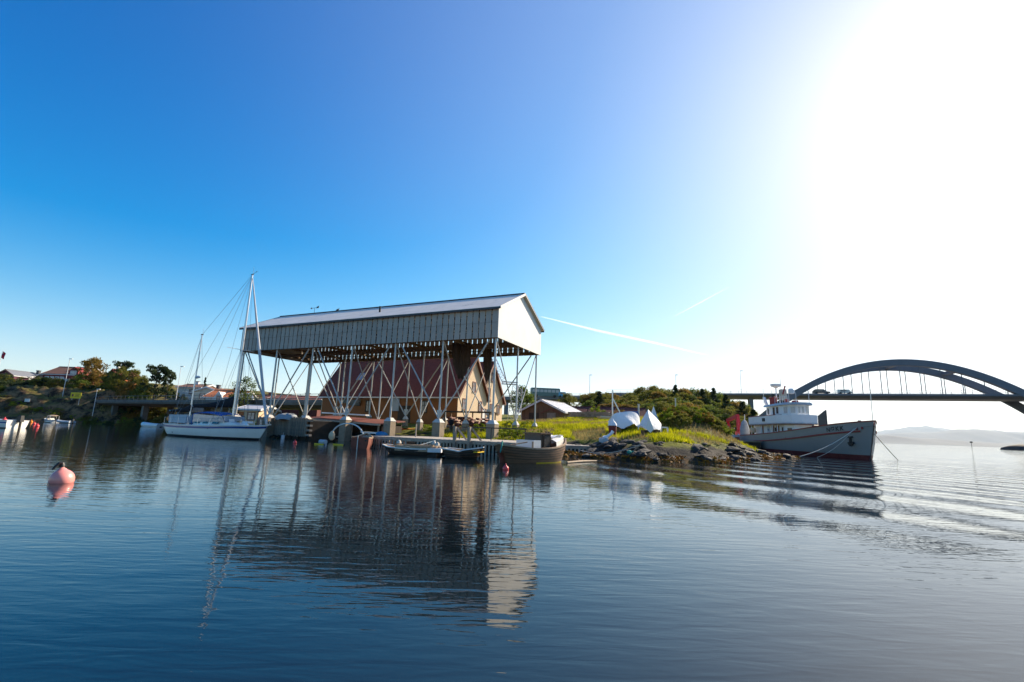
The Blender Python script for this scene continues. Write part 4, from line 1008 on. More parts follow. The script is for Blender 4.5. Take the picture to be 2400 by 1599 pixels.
# pulpit, lifelines, small gear
for s in (-1, 1):
    pts = [(x, s * (ksh.S[np.argmin(abs(ksh.S[:, 0] - x))][3] - .06)) for x in np.linspace(xS + .3, xB - .6, 9)]
    for x, y in pts: MB().tube((x, y, zd), (x, y, zd + .6), .014, n=5).build('stanchion', 'alu', ke)
    MB().path([(x, y, zd + .58) for x, y in pts], .009, 5).build('lifeline', 'wire', ke)
MB().path([(xB - .7, -.42, zsB + .55), (xB - .05, -.15, zsB + .62), (xB - .05, .15, zsB + .62), (xB - .7, .42, zsB + .55)], .018, 6).build('pulpit', 'alu', ke)
for s in (-1, 1): MB().tube((xB - .1, s * .14, zsB), (xB - .05, s * .15, zsB + .62), .016, n=6).build('pulpit_leg', 'alu', ke)
MB().box((xB + .05, 0, zsB + .05), (.35, .18, .10)).build('bow_roller', 'steel', ke)
for x, y, d_, mm_ in ((1.7, -.3, (.5, .5, .32), 'trim_white'), (2.3, .1, (.35, .3, .2), 'boat_brown_light'), (3.5, 0, (.7, .6, .16), 'trim_white'), (1.2, -.45, (.3, .25, .5), 'dodger_grey')):
    MB().box((x, y, zd + .3 + d_[2] / 2 - .02), d_, taper=.8).build('deck_gear', mm_, ke)
MB().lathe([(.16, -.06), (.22, 0), (.16, .06)], (0, 0, 0), 14).build('life_ring', 'buoy_orange', ke, loc=(xS + .25, -.7, zd + .45), rot=(R(90), 0, 0))
MB().box((xS + .15, .4, zd + .35), (.3, .3, .5)).build('stern_outboard', 'black', ke)
for i in (14, 10): pass
for px, py in ((593, 1016.5), (562, 1003), (496, 1005), (407, 1013)):
    q = kp(px, py, -1.3); S = ksh.S[np.argmin(abs(ksh.S[:, 0] - q[0]))]; y = ksh.y(S, q[2]) + .008
    MB().tube((q[0], -y - .012, q[2]), (q[0], -y + .02, q[2]), .045, n=8).build('skin_fitting', 'black', ke)

# ------------------------------------------------------------------ working ship
NB = gz(2040, 1078); NA = R(-98)
ns = thing('work_ship', 'grey and white working ship with a wheelhouse lying bow out beyond the rocks', 'ship', (NB[0], NB[1], 0), NA)
sh = Hull([(-31, -30.2, 1.75, 2.5, -.6, .30), (-27, -26.5, 1.72, 2.95, -.9, .30), (-20, -20, 1.92, 3.05, -1.0, .32), (-13, -13, 2.15, 3.0, -1.0, .36), (-7, -7, 2.50, 2.72, -1.0, .50), (-3, -3.1, 2.88, 1.95, -1.0, .75), (-.6, -1.2, 3.10, 1.05, -1.0, .95), (1.15, -.35, 3.24, .05, -1.0, 1.1)], 14)
sh.skin().build('hull', 'hull_grey', ns, smooth=50)
sh.band(lambda S: -.3, lambda S: .36, .02).build('boot_topping', 'boot_red', ns, smooth=True)
sh.gunwale(.16, .07, dz=.0).build('rail', 'rail_red', ns)
sh.deck(-.75, 0, 20).build('aft_deck', 'timber_grey', ns)
sh.deck(-.45, 19).build('fore_deck', 'timber_grey', ns)
m = MB()
for sd in (-1, 1):
    rows = []
    for S in sh.S[8:27]:
        z = S[2] - .82; x, y, _ = sh.pt(S, z, sd, .0)
        rows.append([(x, y, z - .08), (x, y + sd * .09, z - .06), (x, y + sd * .09, z + .06), (x, y, z + .08)])
    m.grid(rows)
m.build('rubbing_strake', 'rail_red', ns)
# painted name on the starboard bow
def name_text(txt, x0, z0, size, side):
    cu = bpy.data.curves.new('name', 'FONT'); cu.body = txt; cu.size = size; cu.extrude = 0; cu.offset = .012; cu.space_character = 1.25
    o = bpy.data.objects.new('name', cu); col.objects.link(o)
    dg = bpy.context.evaluated_depsgraph_get(); me = bpy.data.meshes.new_from_object(o.evaluated_get(dg)); bpy.data.objects.remove(o)
    for v in me.vertices:
        x, z = x0 + v.co.x, z0 + v.co.y + (v.co.x) * .10
        i = int(np.argmin(abs(sh.S[:, 0] - x))); i = min(max(i, 1), len(sh.S) - 2)
        j = i + 1 if sh.S[i, 0] < x else i - 1; f = (x - sh.S[i, 0]) / (sh.S[j, 0] - sh.S[i, 0]); S = sh.S[i] * (1 - f) + sh.S[j] * f
        v.co = (x, side * (sh.y(S, z) + .03), z)
    return link('painted_name', me, 'black', ns)
name_text('NØKK', -2.85, 2.26, .52, -1)
# anchor in its pocket, hawse holes, scuppers
an = MB(); ax_, az_ = -.75, 1.55
S = sh.S[np.argmin(abs(sh.S[:, 0] - ax_))]; ay = -sh.y(S, az_) - .06
an.beam((ax_, ay, az_ + .35), (ax_ - .05, ay + .02, az_ - .4), .16, .16); an.beam((ax_ - .5, ay + .02, az_ - .1), (ax_ - .05, ay, az_ - .42), .14, .16); an.beam((ax_ + .38, ay + .06, az_ - .15), (ax_ - .05, ay, az_ - .42), .14, .16); an.box((ax_, ay, az_ + .3), (.5, .2, .12))
an.build('anchor', 'black', ns)
for x, z in ((.25, 2.62), (-.1, 2.55), (-9.5, 1.55)):
    S = sh.S[np.argmin(abs(sh.S[:, 0] - x))]; y = -sh.y(S, z)
    MB().tube((x, y - .03, z), (x, y + .05, z), .11, n=10).build('hawse_hole', 'rail_red', ns)
# deckhouse
def house_block(name, plan, z0, z1, m, par, top=None):
    n = len(plan); mb = MB(); tpn = top or plan
    mb.add([(x, y, z0) for x, y in plan] + [(x, y, z1) for x, y in tpn], [tuple(reversed(range(n))), tuple(range(n, 2 * n))] + [(i, (i + 1) % n, n + (i + 1) % n, n + i) for i in range(n)])
    return mb.build(name, m, par)
dk = house_block('deckhouse', [(-22.4, -1.6), (-12.8, -1.6), (-11.9, -.9), (-11.8, 0), (-11.9, .9), (-12.8, 1.6), (-22.4, 1.6)], 1.25, 3.2, 'ship_white', ns)
for x, wd, m_, nm in ((-14.6, .75, 'door_brown', 'door'), (-16.0, .6, 'trim_brown', 'door'), (-17.4, .8, 'dodger_grey', 'door'), (-19.4, .7, 'trim_brown', 'door')):
    d_ = MB().bb((x - wd / 2, -1.65, 1.45), (x + wd / 2, -1.603, 3.0)).build(nm, m_, dk)
    MB().tube((x, -1.68, 2.55), (x, -1.65, 2.55), .13, n=12).build('porthole', 'pane', d_)
for x in (-13.3, -15.3): MB().bb((x - .2, -1.63, 2.35), (x + .2, -1.603, 2.8)).build('window', 'pane', dk)
for k, (x, y) in enumerate(((-12.30, -1.28),)): MB().box((x, y, 2.5), (.45, .06, .45), R(37)).build('window', 'pane', dk)
# boat deck with its white bulwark
pl = [(-22.6, -2.15), (-13.6, -2.15), (-12.5, -1.9), (-11.6, -1.3), (-11.2, -.5), (-11.15, 0)]
plan = pl + [(x, -y) for x, y in reversed(pl[:-1])]
house_block('boat_deck', plan, 3.2, 3.32, 'ship_white', ns)
bw = MB(); n = len(plan)
for i in range(n - 1):
    a_, b_ = plan[i], plan[i + 1]; bw.prism([(a_[0], a_[1], 3.16), (b_[0], b_[1], 3.16), (b_[0], b_[1], 4.16), (a_[0], a_[1], 4.16)], (0, .05 if a_[1] < 0 else -.05, 0))
bw.bb((-22.6, -2.1, 3.16), (-22.55, 2.1, 4.16)); bk = bw.build('bulwark', 'ship_white', ns)
MB().path([(x, y * 1.005, 3.14) for x, y in plan], .06, 6).build('deck_edge', 'trim_brown', ns)
MB().path([(x, y, 4.19) for x, y in plan[:2]], .04, 6).build('cap_rail', 'rail_red', ns)
q = local(1620 + 918 / 4.904, 860 + 583 / 4.904, NB, NA, 'y', -2.76); MB().box((-17.3, -2.18, 3.72), (.75, .10, .4)).build('side_light_box', 'black', bk)
for x in (-22.0, -18.4, -15, -13.6): MB().tube((x, -2.05, 1.4), (x, -2.05, 3.2), .05, n=8).build('deck_pillar', 'ship_white', ns)
# wheelhouse
wp_ = [(-18.5, -1.35), (-13.6, -1.35), (-12.7, -1.05), (-12.2, -.42), (-12.2, .42), (-12.7, 1.05), (-13.6, 1.35), (-18.5, 1.35)]
wh = house_block('wheelhouse', wp_, 3.3, 5.30, 'ship_white', ns)
def wh_window(a_, b_, f0, f1, z0, z1, name='window', frame='trim_white', pane='pane'):
    d_ = Vector((b_[0] - a_[0], b_[1] - a_[1], 0)); nrm = Vector((d_.y, -d_.x, 0)).normalized()
    p0 = Vector((a_[0], a_[1], 0)) + d_ * f0; p1 = Vector((a_[0], a_[1], 0)) + d_ * f1
    def pn(p, z, k): return tuple(p + nrm * k + Vector((0, 0, z)))
    fr = MB().prism([pn(p0, z0 - .05, .004), pn(p1, z0 - .05, .004), pn(p1, z1 + .05, .004), pn(p0, z1 + .05, .004)], tuple(nrm * .03)).build(name, frame, wh)
    e = (p1 - p0).normalized() * .07
    MB().prism([pn(p0 + e, z0, .036), pn(p1 - e, z0, .036), pn(p1 - e, z1, .036), pn(p0 + e, z1, .036)], tuple(nrm * .01)).build('pane', pane, fr)
W_ = wp_
wh_window(W_[0], W_[1], .07, .17, 4.45, 5.05, frame='black', pane='pane_pale'); wh_window(W_[0], W_[1], .42, .53, 3.6, 5.12, 'door', 'door_brown', 'pane'); wh_window(W_[0], W_[1], .63, .74, 4.45, 5.10, frame='trim_brown')
wh_window(W_[1], W_[2], .12, .82, 4.40, 5.08, pane='pane_pale'); wh_window(W_[2], W_[3], .12, .88, 4.40, 5.08, pane='pane_pale'); wh_window(W_[3], W_[4], .08, .46, 4.4, 5.08, pane='pane_pale'); wh_window(W_[3], W_[4], .54, .92, 4.4, 5.08, pane='pane_pale')
wh_window(W_[4], W_[5], .12, .88, 4.4, 5.08, pane='pane_pale')
MB().bb((-18.0, -1.40, 4.20), (-14.0, -1.353, 4.27)).build('trim_line', 'trim_brown', wh)
rfp = [(-18.9, -1.6), (-13.5, -1.65), (-12.4, -1.35), (-11.85, -.55), (-11.85, .55), (-12.4, 1.35), (-13.5, 1.65), (-18.9, 1.6)]
house_block('wheelhouse_roof', rfp, 5.30, 5.56, 'plastic_grey', ns, [(x * .985 - .24, y * .9) for x, y in rfp])
# roof gear
rm = MB().tube((-18.7, 0, 5.5), (-18.7, 0, 7.75), .07, n=8).build('radar_mast', 'ship_white', ns)
MB().lathe([(.10, 0), (.28, .12), (.55, .22), (.62, .42), (.60, .52), (.2, .58)], (-18.7, 0, 7.7), 16).build('radar_dome', 'ship_white', rm, smooth=True)
MB().box((-17, .1, 6.75), (.75, .6, 1.3)).build('vent_box', 'house_beige', ns)
MB().beam((-16.5, -.1, 6.8), (-15.7, -.1, 7.7), .12, .12).build('boom_stub', 'rail_red', ns)
MB().lathe([(.42, 0), (.42, .8), (.5, .85), (.5, 1.0), (.3, 1.05)], (-17.9, -.7, 5.5), 12).build('funnel', 'rail_red', ns, smooth=True)
MB().tube((-17.9, -.7, 6.5), (-17.9, -.7, 6.85), .2, n=10).build('funnel_pipe', 'black', ns)
for x, y, h, m_ in ((-12.9, -.9, 1.6, 'ship_white'), (-12.3, -.4, 1.2, 'ship_white'), (-14.6, -1.2, 1.0, 'ship_white'), (-12.2, .9, 1.3, 'ship_white'), (-19.3, -1.3, 2.4, 'ship_white'), (-19.5, .9, 3.6, 'wire')):
    MB().tube((x, y, 5.5), (x, y, 5.5 + h), .035, .02, n=6).build('antenna', m_, ns)
MB().lathe([(.1, 0), (.3, .08), (.32, .45), (.2, .6)], (-12.6, -.7, 6.5), 12).build('satellite_dome', 'ship_white', ns, smooth=True)
for x, y, d_ in ((-15.3, -.8, (.6, .5, .45)), (-14.3, .3, (.8, .5, .4)), (-16.1, -1.1, (.4, .3, .35)), (-13.6, -.9, (.4, .4, .5))): MB().box((x, y, 5.5 + d_[2] / 2), d_, taper=.85).build('roof_locker', random.choice(('rail_red', 'ship_white', 'black')), ns)
m = MB()
for x in np.linspace(-15.8, -12.3, 6): m.tube((x, -1.3, 5.5), (x, -1.3, 6.25), .02, n=5)
m.tube((-15.8, -1.3, 6.25), (-12.2, -1.3, 6.25), .02, n=5); m.build('roof_railing', 'ship_white', ns)
for k in range(2): MB().beam((-19.2 - k * .5, -1.2, 6.6), (-18.4 - k * .5, -1.2, 5.6), .14, .10).build('derrick', 'ship_white', ns)
# foredeck: upright grey hatch board, winch, bitts, jackstaff
MB().prism([(-6.3, -1.0, 2.55), (-4.75, -1.0, 2.62), (-4.75, -1.0, 4.35), (-6.3, -1.0, 3.85)], (.0, .12, 0)).build('hatch_board', 'dark_edge', ns)
MB().tube((-4.85, -1.05, 2.2), (-4.85, -1.05, 2.95), .12, n=8).build('board_stay', 'rail_red', ns)
MB().tube((-7.4, -1.0, 2.55), (-7.4, .8, 2.55), .45, n=14).build('winch_drum', 'black', ns, smooth=True); MB().box((-7.4, -1.1, 2.35), (1.0, .12, .9)).build('winch_frame', 'dodger_grey', ns)
MB().tube((.9, 0, 3.1), (.95, 0, 5.5), .03, n=6).build('jackstaff', 'alu', ns)
for x in (-1.4, -2.6, -.4): MB().lathe([(.1, 0), (.1, .2), (.14, .22), (.14, .28)], (x, -.35, sh.S[np.argmin(abs(sh.S[:, 0] - x))][2] - .1), 8).build('bollard', 'black', ns)
for x, y in ((-21.2, -1.9), (-22.9, -1.5), (-20.6, -2.0)): MB().lathe([(.35, 0), (.4, .3), (.3, .7), (.1, .8)], (x, y, 1.2), 10).build('net_bundle', 'tarp_red', ns, smooth=True)
MB().lathe([(.3, 0), (.36, .15), (.36, .45), (.25, .6)], (-21.3, -2.1, 2.2), 12).build('life_raft', 'house_pale', ns, smooth=True)

# floating work quay alongside, with container, red loader crane and mooring lines
qd = thing('work_quay', 'low dark work quay alongside the stern half of the ship', 'quay', (NB[0], NB[1], 0), NA)
MB().bb((-34, -5.2, -.6), (-15.2, -3.35, 1.02)).build('quay_wall', 'timber_dark', qd); MB().bb((-34.1, -5.35, 1.024), (-15.1, -3.3, 1.16)).build('quay_deck', 'concrete', qd)
for x in (-16.2, -19, -22): MB().lathe([(.22, -.12), (.42, -.08), (.42, .08), (.22, .12)], (0, 0, 0), 14).build('tyre_fender', 'rubber', qd, loc=(x, -3.28 if False else -5.32, .55), rot=(R(90), 0, 0))
cn = thing('steel_bin', 'grey steel bin on the work quay left of the ship', 'bin', (*(np.array(NB[:2]) + np.array([math.cos(NA) * -29.0 + math.sin(NA) * 4.3, math.sin(NA) * -29.0 - math.cos(NA) * 4.3])), 1.165), NA)
MB().box((0, 0, .9), (5.2, 1.4, 1.8)).build('shell', 'plastic_grey', cn)
for x in np.linspace(-2.4, 2.4, 9): MB().box((x, -.73, .9), (.08, .06, 1.7)).build('rib', 'plastic_grey', cn)
MB().box((0, 0, 1.84), (5.3, 1.5, .08)).build('rim', 'dark_edge', cn)
cw = np.array(NB[:2]) + np.array([math.cos(NA) * -27.2 + math.sin(NA) * 2.0, math.sin(NA) * -27.2 - math.cos(NA) * 2.0])
cr_ = thing('loader_crane', 'folded bright red loader crane behind the grey bin', 'crane', (*cw, 1.0), NA)
MB().tube((0, 0, 0), (0, 0, 1.7), .32, n=12).build('column', 'crane_red', cr_); MB().beam((0, 0, 1.5), (-.4, 0, 3.6), .42, .5).build('boom', 'crane_red', cr_)
MB().beam((-.2, 0, 3.55), (-5.2, 0, 3.0), .38, .46).build('jib', 'crane_red', cr_); MB().beam((-5.1, 0, 3.15), (-4.4, 0, 1.6), .3, .36).build('knuckle', 'crane_red', cr_)
MB().tube((.1, -.3, 1.2), (2.4, -.3, .2), .1, n=8).build('outrigger_ram', 'alu', cr_); MB().box((.1, 0, 1.0), (.9, .9, .7)).build('slew_base', 'crane_red', cr_)
lk = thing('tarped_locker', 'tall grey tarped stack between the red crane and the ship', 'locker', (*(np.array(NB[:2]) + np.array([math.cos(NA) * -24.2 + math.sin(NA) * 2.2, math.sin(NA) * -24.2 - math.cos(NA) * 2.2])), 1.0), NA)
MB().lathe([(.55, 0), (.62, .8), (.58, 1.8), (.35, 2.6), (.08, 2.9)], (0, 0, 0), 12).build('cover', 'tarp_grey', lk, smooth=True); MB().tube((.2, 0, 2.6), (.25, 0, 3.6), .05).build('pole', 'trim_white', lk)
gd = thing('deck_gear_heap', 'heap of grey and red deck gear on the quay beside the crane', 'gear', (*(np.array(NB[:2]) + np.array([math.cos(NA) * -22.6 + math.sin(NA) * 4.1, math.sin(NA) * -22.6 - math.cos(NA) * 4.1])), 1.165), NA)
for x, y, d_, m_ in ((-.9, 0, (1.2, .9, .5), 'dark_edge'), (.3, .1, (1.0, .8, .7), 'plastic_grey'), (1.3, 0, (.8, .7, .4), 'rust_red'), (-.2, -.3, (.6, .5, .9), 'steel')): MB().box((x, y, d_[2] / 2), d_, random.uniform(-.3, .3), .8).build('piece', m_, gd)
def rope(name, label, P, Q, sag, r, m, group=None, n=14):
    P, Q = Vector(tuple(P)), Vector(tuple(Q)); L = Q - P; t = thing(name, label, 'rope', P, 0, group)
    MB().path([tuple(L * f + Vector((0, 0, -sag * 4 * f * (1 - f)))) for f in np.linspace(0, 1, n)], r, 6).build('line', m, t, smooth=True); return t
def ship_pt(x, y, z): return (NB[0] + math.cos(NA) * x - math.sin(NA) * y, NB[1] + math.sin(NA) * x + math.cos(NA) * y, z)
rope('mooring_line', 'mooring line running from the ship stem down into the water', ship_pt(.75, 0, 2.3), gz(2105, 1079), .05, .03, 'rope')
rope('mooring_line', 'long pale mooring line from the bow hawse to the rocks', ship_pt(.2, -.95, 2.62), gz(1875, 1070, .12), .30, .035, 'rope')
rope('mooring_line', 'second thinner line beside the long mooring line from the bow', ship_pt(-.1, -1.0, 2.55), gz(1915, 1072, .02), .35, .022, 'rope')

# ------------------------------------------------------------------ old brown wooden motor boat
b0, b1 = gz(1162, 1090), gz(1322, 1080)
def boat_frame(pa, pb): return (((pa[0] + pb[0]) / 2, (pa[1] + pb[1]) / 2), math.atan2(pb[1] - pa[1], pb[0] - pa[0]), math.hypot(pb[0] - pa[0], pb[1] - pa[1]))
bb_o, bb_a, bb_l = boat_frame(np.array([-.35, 21.9]), np.array([2.75, 25.1]))
bb_ = thing('wooden_motor_boat', 'old dark brown wooden boat with a rusty cabin moored before the pier', 'boat', (*bb_o, 0), bb_a)
hl = bb_l / 2
bh_ = Hull([(-hl - .1, -hl + .45, .80, .18, -.25, .8), (-hl + .35, -hl + .7, .73, .70, -.35, .62), (-.9, -.8, .66, 1.02, -.4, .55), (.4, .35, .70, 1.03, -.4, .55), (hl - .75, hl - 1.0, .86, .74, -.38, .62), (hl - .15, hl - .65, 1.0, .32, -.3, .8), (hl + .22, hl - .5, 1.10, .03, -.25, .9)], 11)
bh_.skin().build('hull', 'boat_brown', bb_, smooth=50); bh_.skin(.94, .12).build('inner_skin', 'boat_brown', bb_, smooth=50)
for k in range(5):
    f0 = .1 + k * .14
    bh_.band(lambda S, f=f0: S[2] - (S[2] + .1) * f - .012, lambda S, f=f0: S[2] - (S[2] + .1) * f + .012, .012).build('strake_edge', 'boat_tar', bb_)
bh_.gunwale(.08, .05).build('gunwale', 'boat_brown_light', bb_)  # paler than the hull: sun on the rim is put into the colour
bh_.deck(-.35).build('floor', 'boat_brown', bb_)
CX = .62
MB().bb((-.72 + CX, -.5, .42), (.05 + CX, .5, 1.30)).build('cabin', 'boat_brown', bb_)
for x in np.linspace(-.68, .0, 7): MB().box((x + CX, -.512, .86), (.03, .03, .8)).build('cabin_batten', 'boat_tar', bb_)
MB().bb((-.78 + CX, -.57, 1.30), (.10 + CX, .57, 1.35)).build('cabin_roof', 'boat_brown', bb_)
MB().bb((-.5 + CX, -.545, .5), (-.1 + CX, -.532, 1.22)).build('cabin_door', 'boat_tar', bb_)
MB().bb((-1.25 + CX, -.55, .45), (-.74 + CX, .55, 1.0)).build('engine_box', 'gel_white', bb_)
cud = MB().grid([[(x, -b, z0), (x, -b * .96, z0 + h * .7), (x, -b * .6, z0 + h), (x, b * .6, z0 + h), (x, b * .96, z0 + h * .7), (x, b, z0)] for x, b, z0, h in ((.75, .80, .64, .42), (1.05, .72, .68, .44), (1.4, .56, .74, .44), (hl - .3, .3, .86, .40))]).build('white_cuddy', 'gel_white', bb_, smooth=True)
MB().grid([[(x, y * .6, z + .05 * math.sin(4 * y + 3 * x)) for y in (-.7, -.35, 0, .35, .7)] for x, z in ((.95, 1.10), (1.2, 1.20), (1.5, 1.24), (1.75, 1.22))]).build('white_tarp', 'tarp_white', bb_, smooth=True)
MB().box((.92, -.1, 1.10), (.3, .6, .06)).build('hatch', 'dark_edge', bb_)
for y in (-.3, -.12): MB().beam((.73, y, .6), (.78, y, 1.42), .07, .09).build('bitt', 'boat_brown', bb_)
MB().beam((-1.15, -.95, .6), (-1.15, -.95, .95), .06, .06).build('oarlock_post', 'boat_brown_light', bb_)
MB().beam((-2.0, -.4, .78), (-1.3, -.75, .92), .06, .05).build('oar', 'boat_brown_light', bb_); MB().path([(-hl + .1, -.05, .86), (-hl - .1, -.2, .93), (-hl - .22, -.3, .74), (-hl - .28, -.3, .55), (-hl - .30, -.3, .45)], .03, 6).build('rope_teal', 'rope_teal', bb_)
MB().prism([(-hl + .05, -.03, .55), (-hl - .1, -.03, .5), (-hl + .1, -.03, -.3), (-hl + .5, -.03, -.3)], (0, .06, 0)).build('rudder', 'rust_red', bb_)
bh_.band(lambda S: -.06, lambda S: .03, .014, 8, 18).build('waterline_paint', 'yellow', bb_)

# ------------------------------------------------------------------ black rowing boat with white gunwale
rb_o, rb_a, rb_l = boat_frame(np.array([-3.0, 24.5]), np.array([-1.28, 24.0]))
rb = thing('rowing_boat', 'black rowing boat with a white rim beside the brown boat', 'rowing boat', (*rb_o, 0), rb_a)
hl = rb_l / 2
rh = Hull([(-hl - .15, -hl + .1, .46, .40, -.12, .55), (-hl + .6, -hl + .7, .40, .62, -.18, .5), (0, 0, .37, .72, -.2, .5), (hl - .7, hl - .8, .44, .52, -.18, .6), (hl - .15, hl - .4, .53, .22, -.12, .8), (hl + .1, hl - .3, .58, .025, -.1, .9)], 9)
rh.skin().build('hull', 'boat_tar', rb, smooth=50); rh.skin(.965, .05).build('inner_skin', 'boat_tar', rb, smooth=50); rh.gunwale(.05, .045).build('gunwale', 'trim_white', rb); rh.deck(-.40).build('bottom_boards', 'boat_brown_light', rb)
for k in (.25, .5, .75): rh.band(lambda S, f=k: S[2] * (1 - f) - .008, lambda S, f=k: S[2] * (1 - f) + .008, .01).build('strake_edge', 'boat_brown', rb)
for x, b in ((-hl + .5, .52), (-.1, .64), (.75, .48)): MB().box((x, 0, .33), (.22, 2 * b, .035)).build('thwart', 'boat_brown_light' if x < 0 else 'yellow', rb)
for s in (-1, 1): MB().tube((-.9, s * .25, .40), (.9, s * .32, .42), .022, n=6).build('oar', 'boat_brown_light', rb)

# ------------------------------------------------------------------ moored work raft with boards on top
rf_o = (-4.75, 26.2)
rf = thing('work_raft', 'dark flat work boat loaded with pale boards left of the black rowing boat', 'raft', (*rf_o, 0), R(-16))
fh = Hull([(-2.0, -1.5, .46, .25, -.1, .6), (-1.3, -1.0, .36, .66, -.15, .5), (0, 0, .32, .74, -.18, .45), (1.1, 1.0, .36, .66, -.15, .5), (1.55, 1.3, .40, .45, -.12, .6)], 8)
fh.skin().build('hull', 'boat_tar', rf, smooth=50); fh.gunwale(.06, .04).build('gunwale', 'trim_white', rf); fh.deck(-.05).build('deck', 'boat_brown', rf)
for k, (x, y, L_, r_) in enumerate(((-.1, -.55, 2.3, .02), (.1, -.3, 2.2, -.03), (0, -.05, 2.5, .04), (.05, .22, 2.2, 0), (-.1, .48, 2.0, -.05), (.2, -.42, 1.6, .1))): MB().box((x, y, .44 + (.06 if k == 5 else 0)), (L_, .2, .05), r_).build('board', 'boat_brown_light', rf)
MB().box((0, -.70, .30), (2.0, .05, .22)).build('side_board', 'boat_brown_light', rf)
for x, z in ((-.95, .55), (1.05, .58), (1.25, .52)): MB().lathe([(.06, 0), (.14, .06), (.1, .18), (.02, .24)], (x, -.4, z - .06), 8).build('rope_coil', 'rope', rf, smooth=True)
MB().box((1.2, -.55, .28), (.7, .3, .2), .2).build('plank_end', 'trim_white', rf); MB().tube((1.0, -.6, .05), (1.0, -.3, .05), .32, n=14).build('tyre_fender', 'rubber', rf)
for f in (0.6,): MB().beam((.1, .0, .5), (.9, .1, .75), .04, .04).build('boat_hook', 'alu', rf)

# ------------------------------------------------------------------ rust red boat seen end-on by the boathouse
rr = gz(832, 1052); ro = thing('rust_red_boat', 'stubby rust red boat seen stern first at the end of the pier', 'boat', (rr[0], rr[1] + 1.4, 0), R(100))
oh = Hull([(-1.4, -1.35, .70, .52, -.3, .5), (-.4, -.4, .66, .62, -.35, .5), (.8, .8, .70, .55, -.35, .55), (1.7, 1.5, .8, .3, -.3, .7), (2.1, 1.7, .9, .03, -.25, .9)], 9)
oh.skin().build('hull', 'rust_red', ro, smooth=50); oh.gunwale(.06, .05).build('gunwale', 'boat_brown_light', ro); oh.deck(-.12).build('deck', 'boat_brown_light', ro)
MB().beam((-1.46, .12, -.3), (-1.42, .12, .8), .05, .07).build('rudder_post', 'steel', ro); MB().tube((-1.45, -.35, .5), (-1.40, -.35, .5), .06).build('exhaust', 'black', ro)

# ------------------------------------------------------------------ buoys
def ball_buoy(label, p, r, m, cat='buoy', tilt=0.0, collar='black', name='mooring_buoy', group=None):
    o = thing(name, label, cat, (p[0], p[1], 0), 0, group)
    prof = [(.02, -.95)] + [(math.cos(a), math.sin(a)) for a in np.linspace(-1.3, 1.12, 15)] + [(.36, 1.0), (.22, 1.12), (.16, 1.22)]
    b = MB().lathe([(r * x, r * z) for x, z in prof], (0, 0, 0), 28).build('ball', m, o, smooth=True, loc=(0, 0, r * .28), rot=(0, tilt, 0))
    MB().lathe([(r * .16, r * 1.16), (r * .24, r * 1.2), (r * .24, r * 1.42), (r * .18, r * 1.62), (r * .05, r * 1.66)], (0, 0, 0), 12).build('mooring_eye', collar, b, smooth=True)
    return o
pb = gz(143, 1131); bb2 = ball_buoy('large pink mooring buoy floating at the left in front', pb, .215, 'buoy_pink', tilt=R(-10), collar='black')
MB().path([(-.03, -.02, .40), (-.06, -.06, .40), (-.09, -.10, .34), (-.11, -.14, .27)], [.030, .034, .03, .024], 6).build('rope_tail', 'black', bb2)
ball_buoy('small red buoy floating in front of the old brown boat', gz(1185, 1101), .115, 'buoy_red', collar='buoy_red')
ball_buoy('small red float in the water below the plank quay', gz(691, 1039), .13, 'buoy_red', collar='buoy_red')
pw = gz(661, 1030); fd = thing('fender_drum', 'white plastic drum hanging at the plank quay waterline', 'drum', (pw[0], pw[1] + .1, 0), 0); MB().lathe([(.12, -.1), (.15, .05), (.15, .3), (.12, .36)], (0, 0, 0), 12).build('drum', 'trim_white', fd, smooth=True); MB().tube((0, 0, .34), (0, .1, .6), .02).build('rope', 'rope', fd)

# ------------------------------------------------------------------ grassy point: covered boats and small things
def covered_boat(label, px, py, Y, rz, L, W, H, tilt, name='covered_boat', pw=2.6):
    p = at(px, py, Y); g = ground(p[0], p[1]); o = thing(name, label, 'boat', (p[0], p[1], g), rz)
    rows = []
    for t in np.linspace(-1, 1, 13):
        f = max(.08, (1 - abs(t) ** pw)); hh = H * (.74 + .26 * f) * (1 + .05 * math.sin(3.3 * t + pw)); wd = W / 2 * (.25 + .75 * f)
        ring = []
        for a in np.linspace(-1, 1, 11):
            k = abs(a); y = wd * (1.0 * k if k < 1 else 1) * (1 if a > 0 else -1) if a else 0
            z = hh * (1 - (.62 + .10 * math.sin(4.1 * t + 2 * a)) * k ** .95) + .035 * math.sin(7 * t + 5 * a) * k - (.10 * abs(math.sin(6 * t + a)) if k > .95 else 0)
            ring.append((t * L / 2, y, z))
        rows.append(ring)
    m = MB().grid(rows); m.add(rows[0] + [(rows[0][0][0] + .05, 0, .2)], [tuple(range(12))]); m.add(rows[-1] + [(rows[-1][0][0] - .05, 0, .2)], [tuple(range(12))])
    m.build('tarpaulin', 'tarp_white', o, smooth=55, rot=(tilt, 0, 0))
    hm_ = MB().grid([[(t * L / 2 * .93, W / 2 * .8 * (1 - abs(t) ** 2.6) * math.cos(a), .10 + .30 * (1 + math.sin(a))) for a in np.linspace(math.pi, 2 * math.pi, 7)] for t in np.linspace(-.98, .98, 9)]).build('hull', 'boat_tar', o, smooth=True, rot=(tilt, 0, 0))
    for s in (-.5, .5): MB().box((s * L * .6, 0, .12), (.12, W * .8, .5)).build('cradle', 'timber_brown', o)
    return o
covered_boat('boat under a long white tarpaulin, left of the two on the grass', 1462, 990, 38.5, R(30), 2.9, 1.5, 1.45, R(14), pw=7.0)
covered_boat('boat under a white tarpaulin seen end on, right of the two on the grass', 1524, 1020, 34.4, R(75), 2.9, 1.6, 1.75, R(-4))
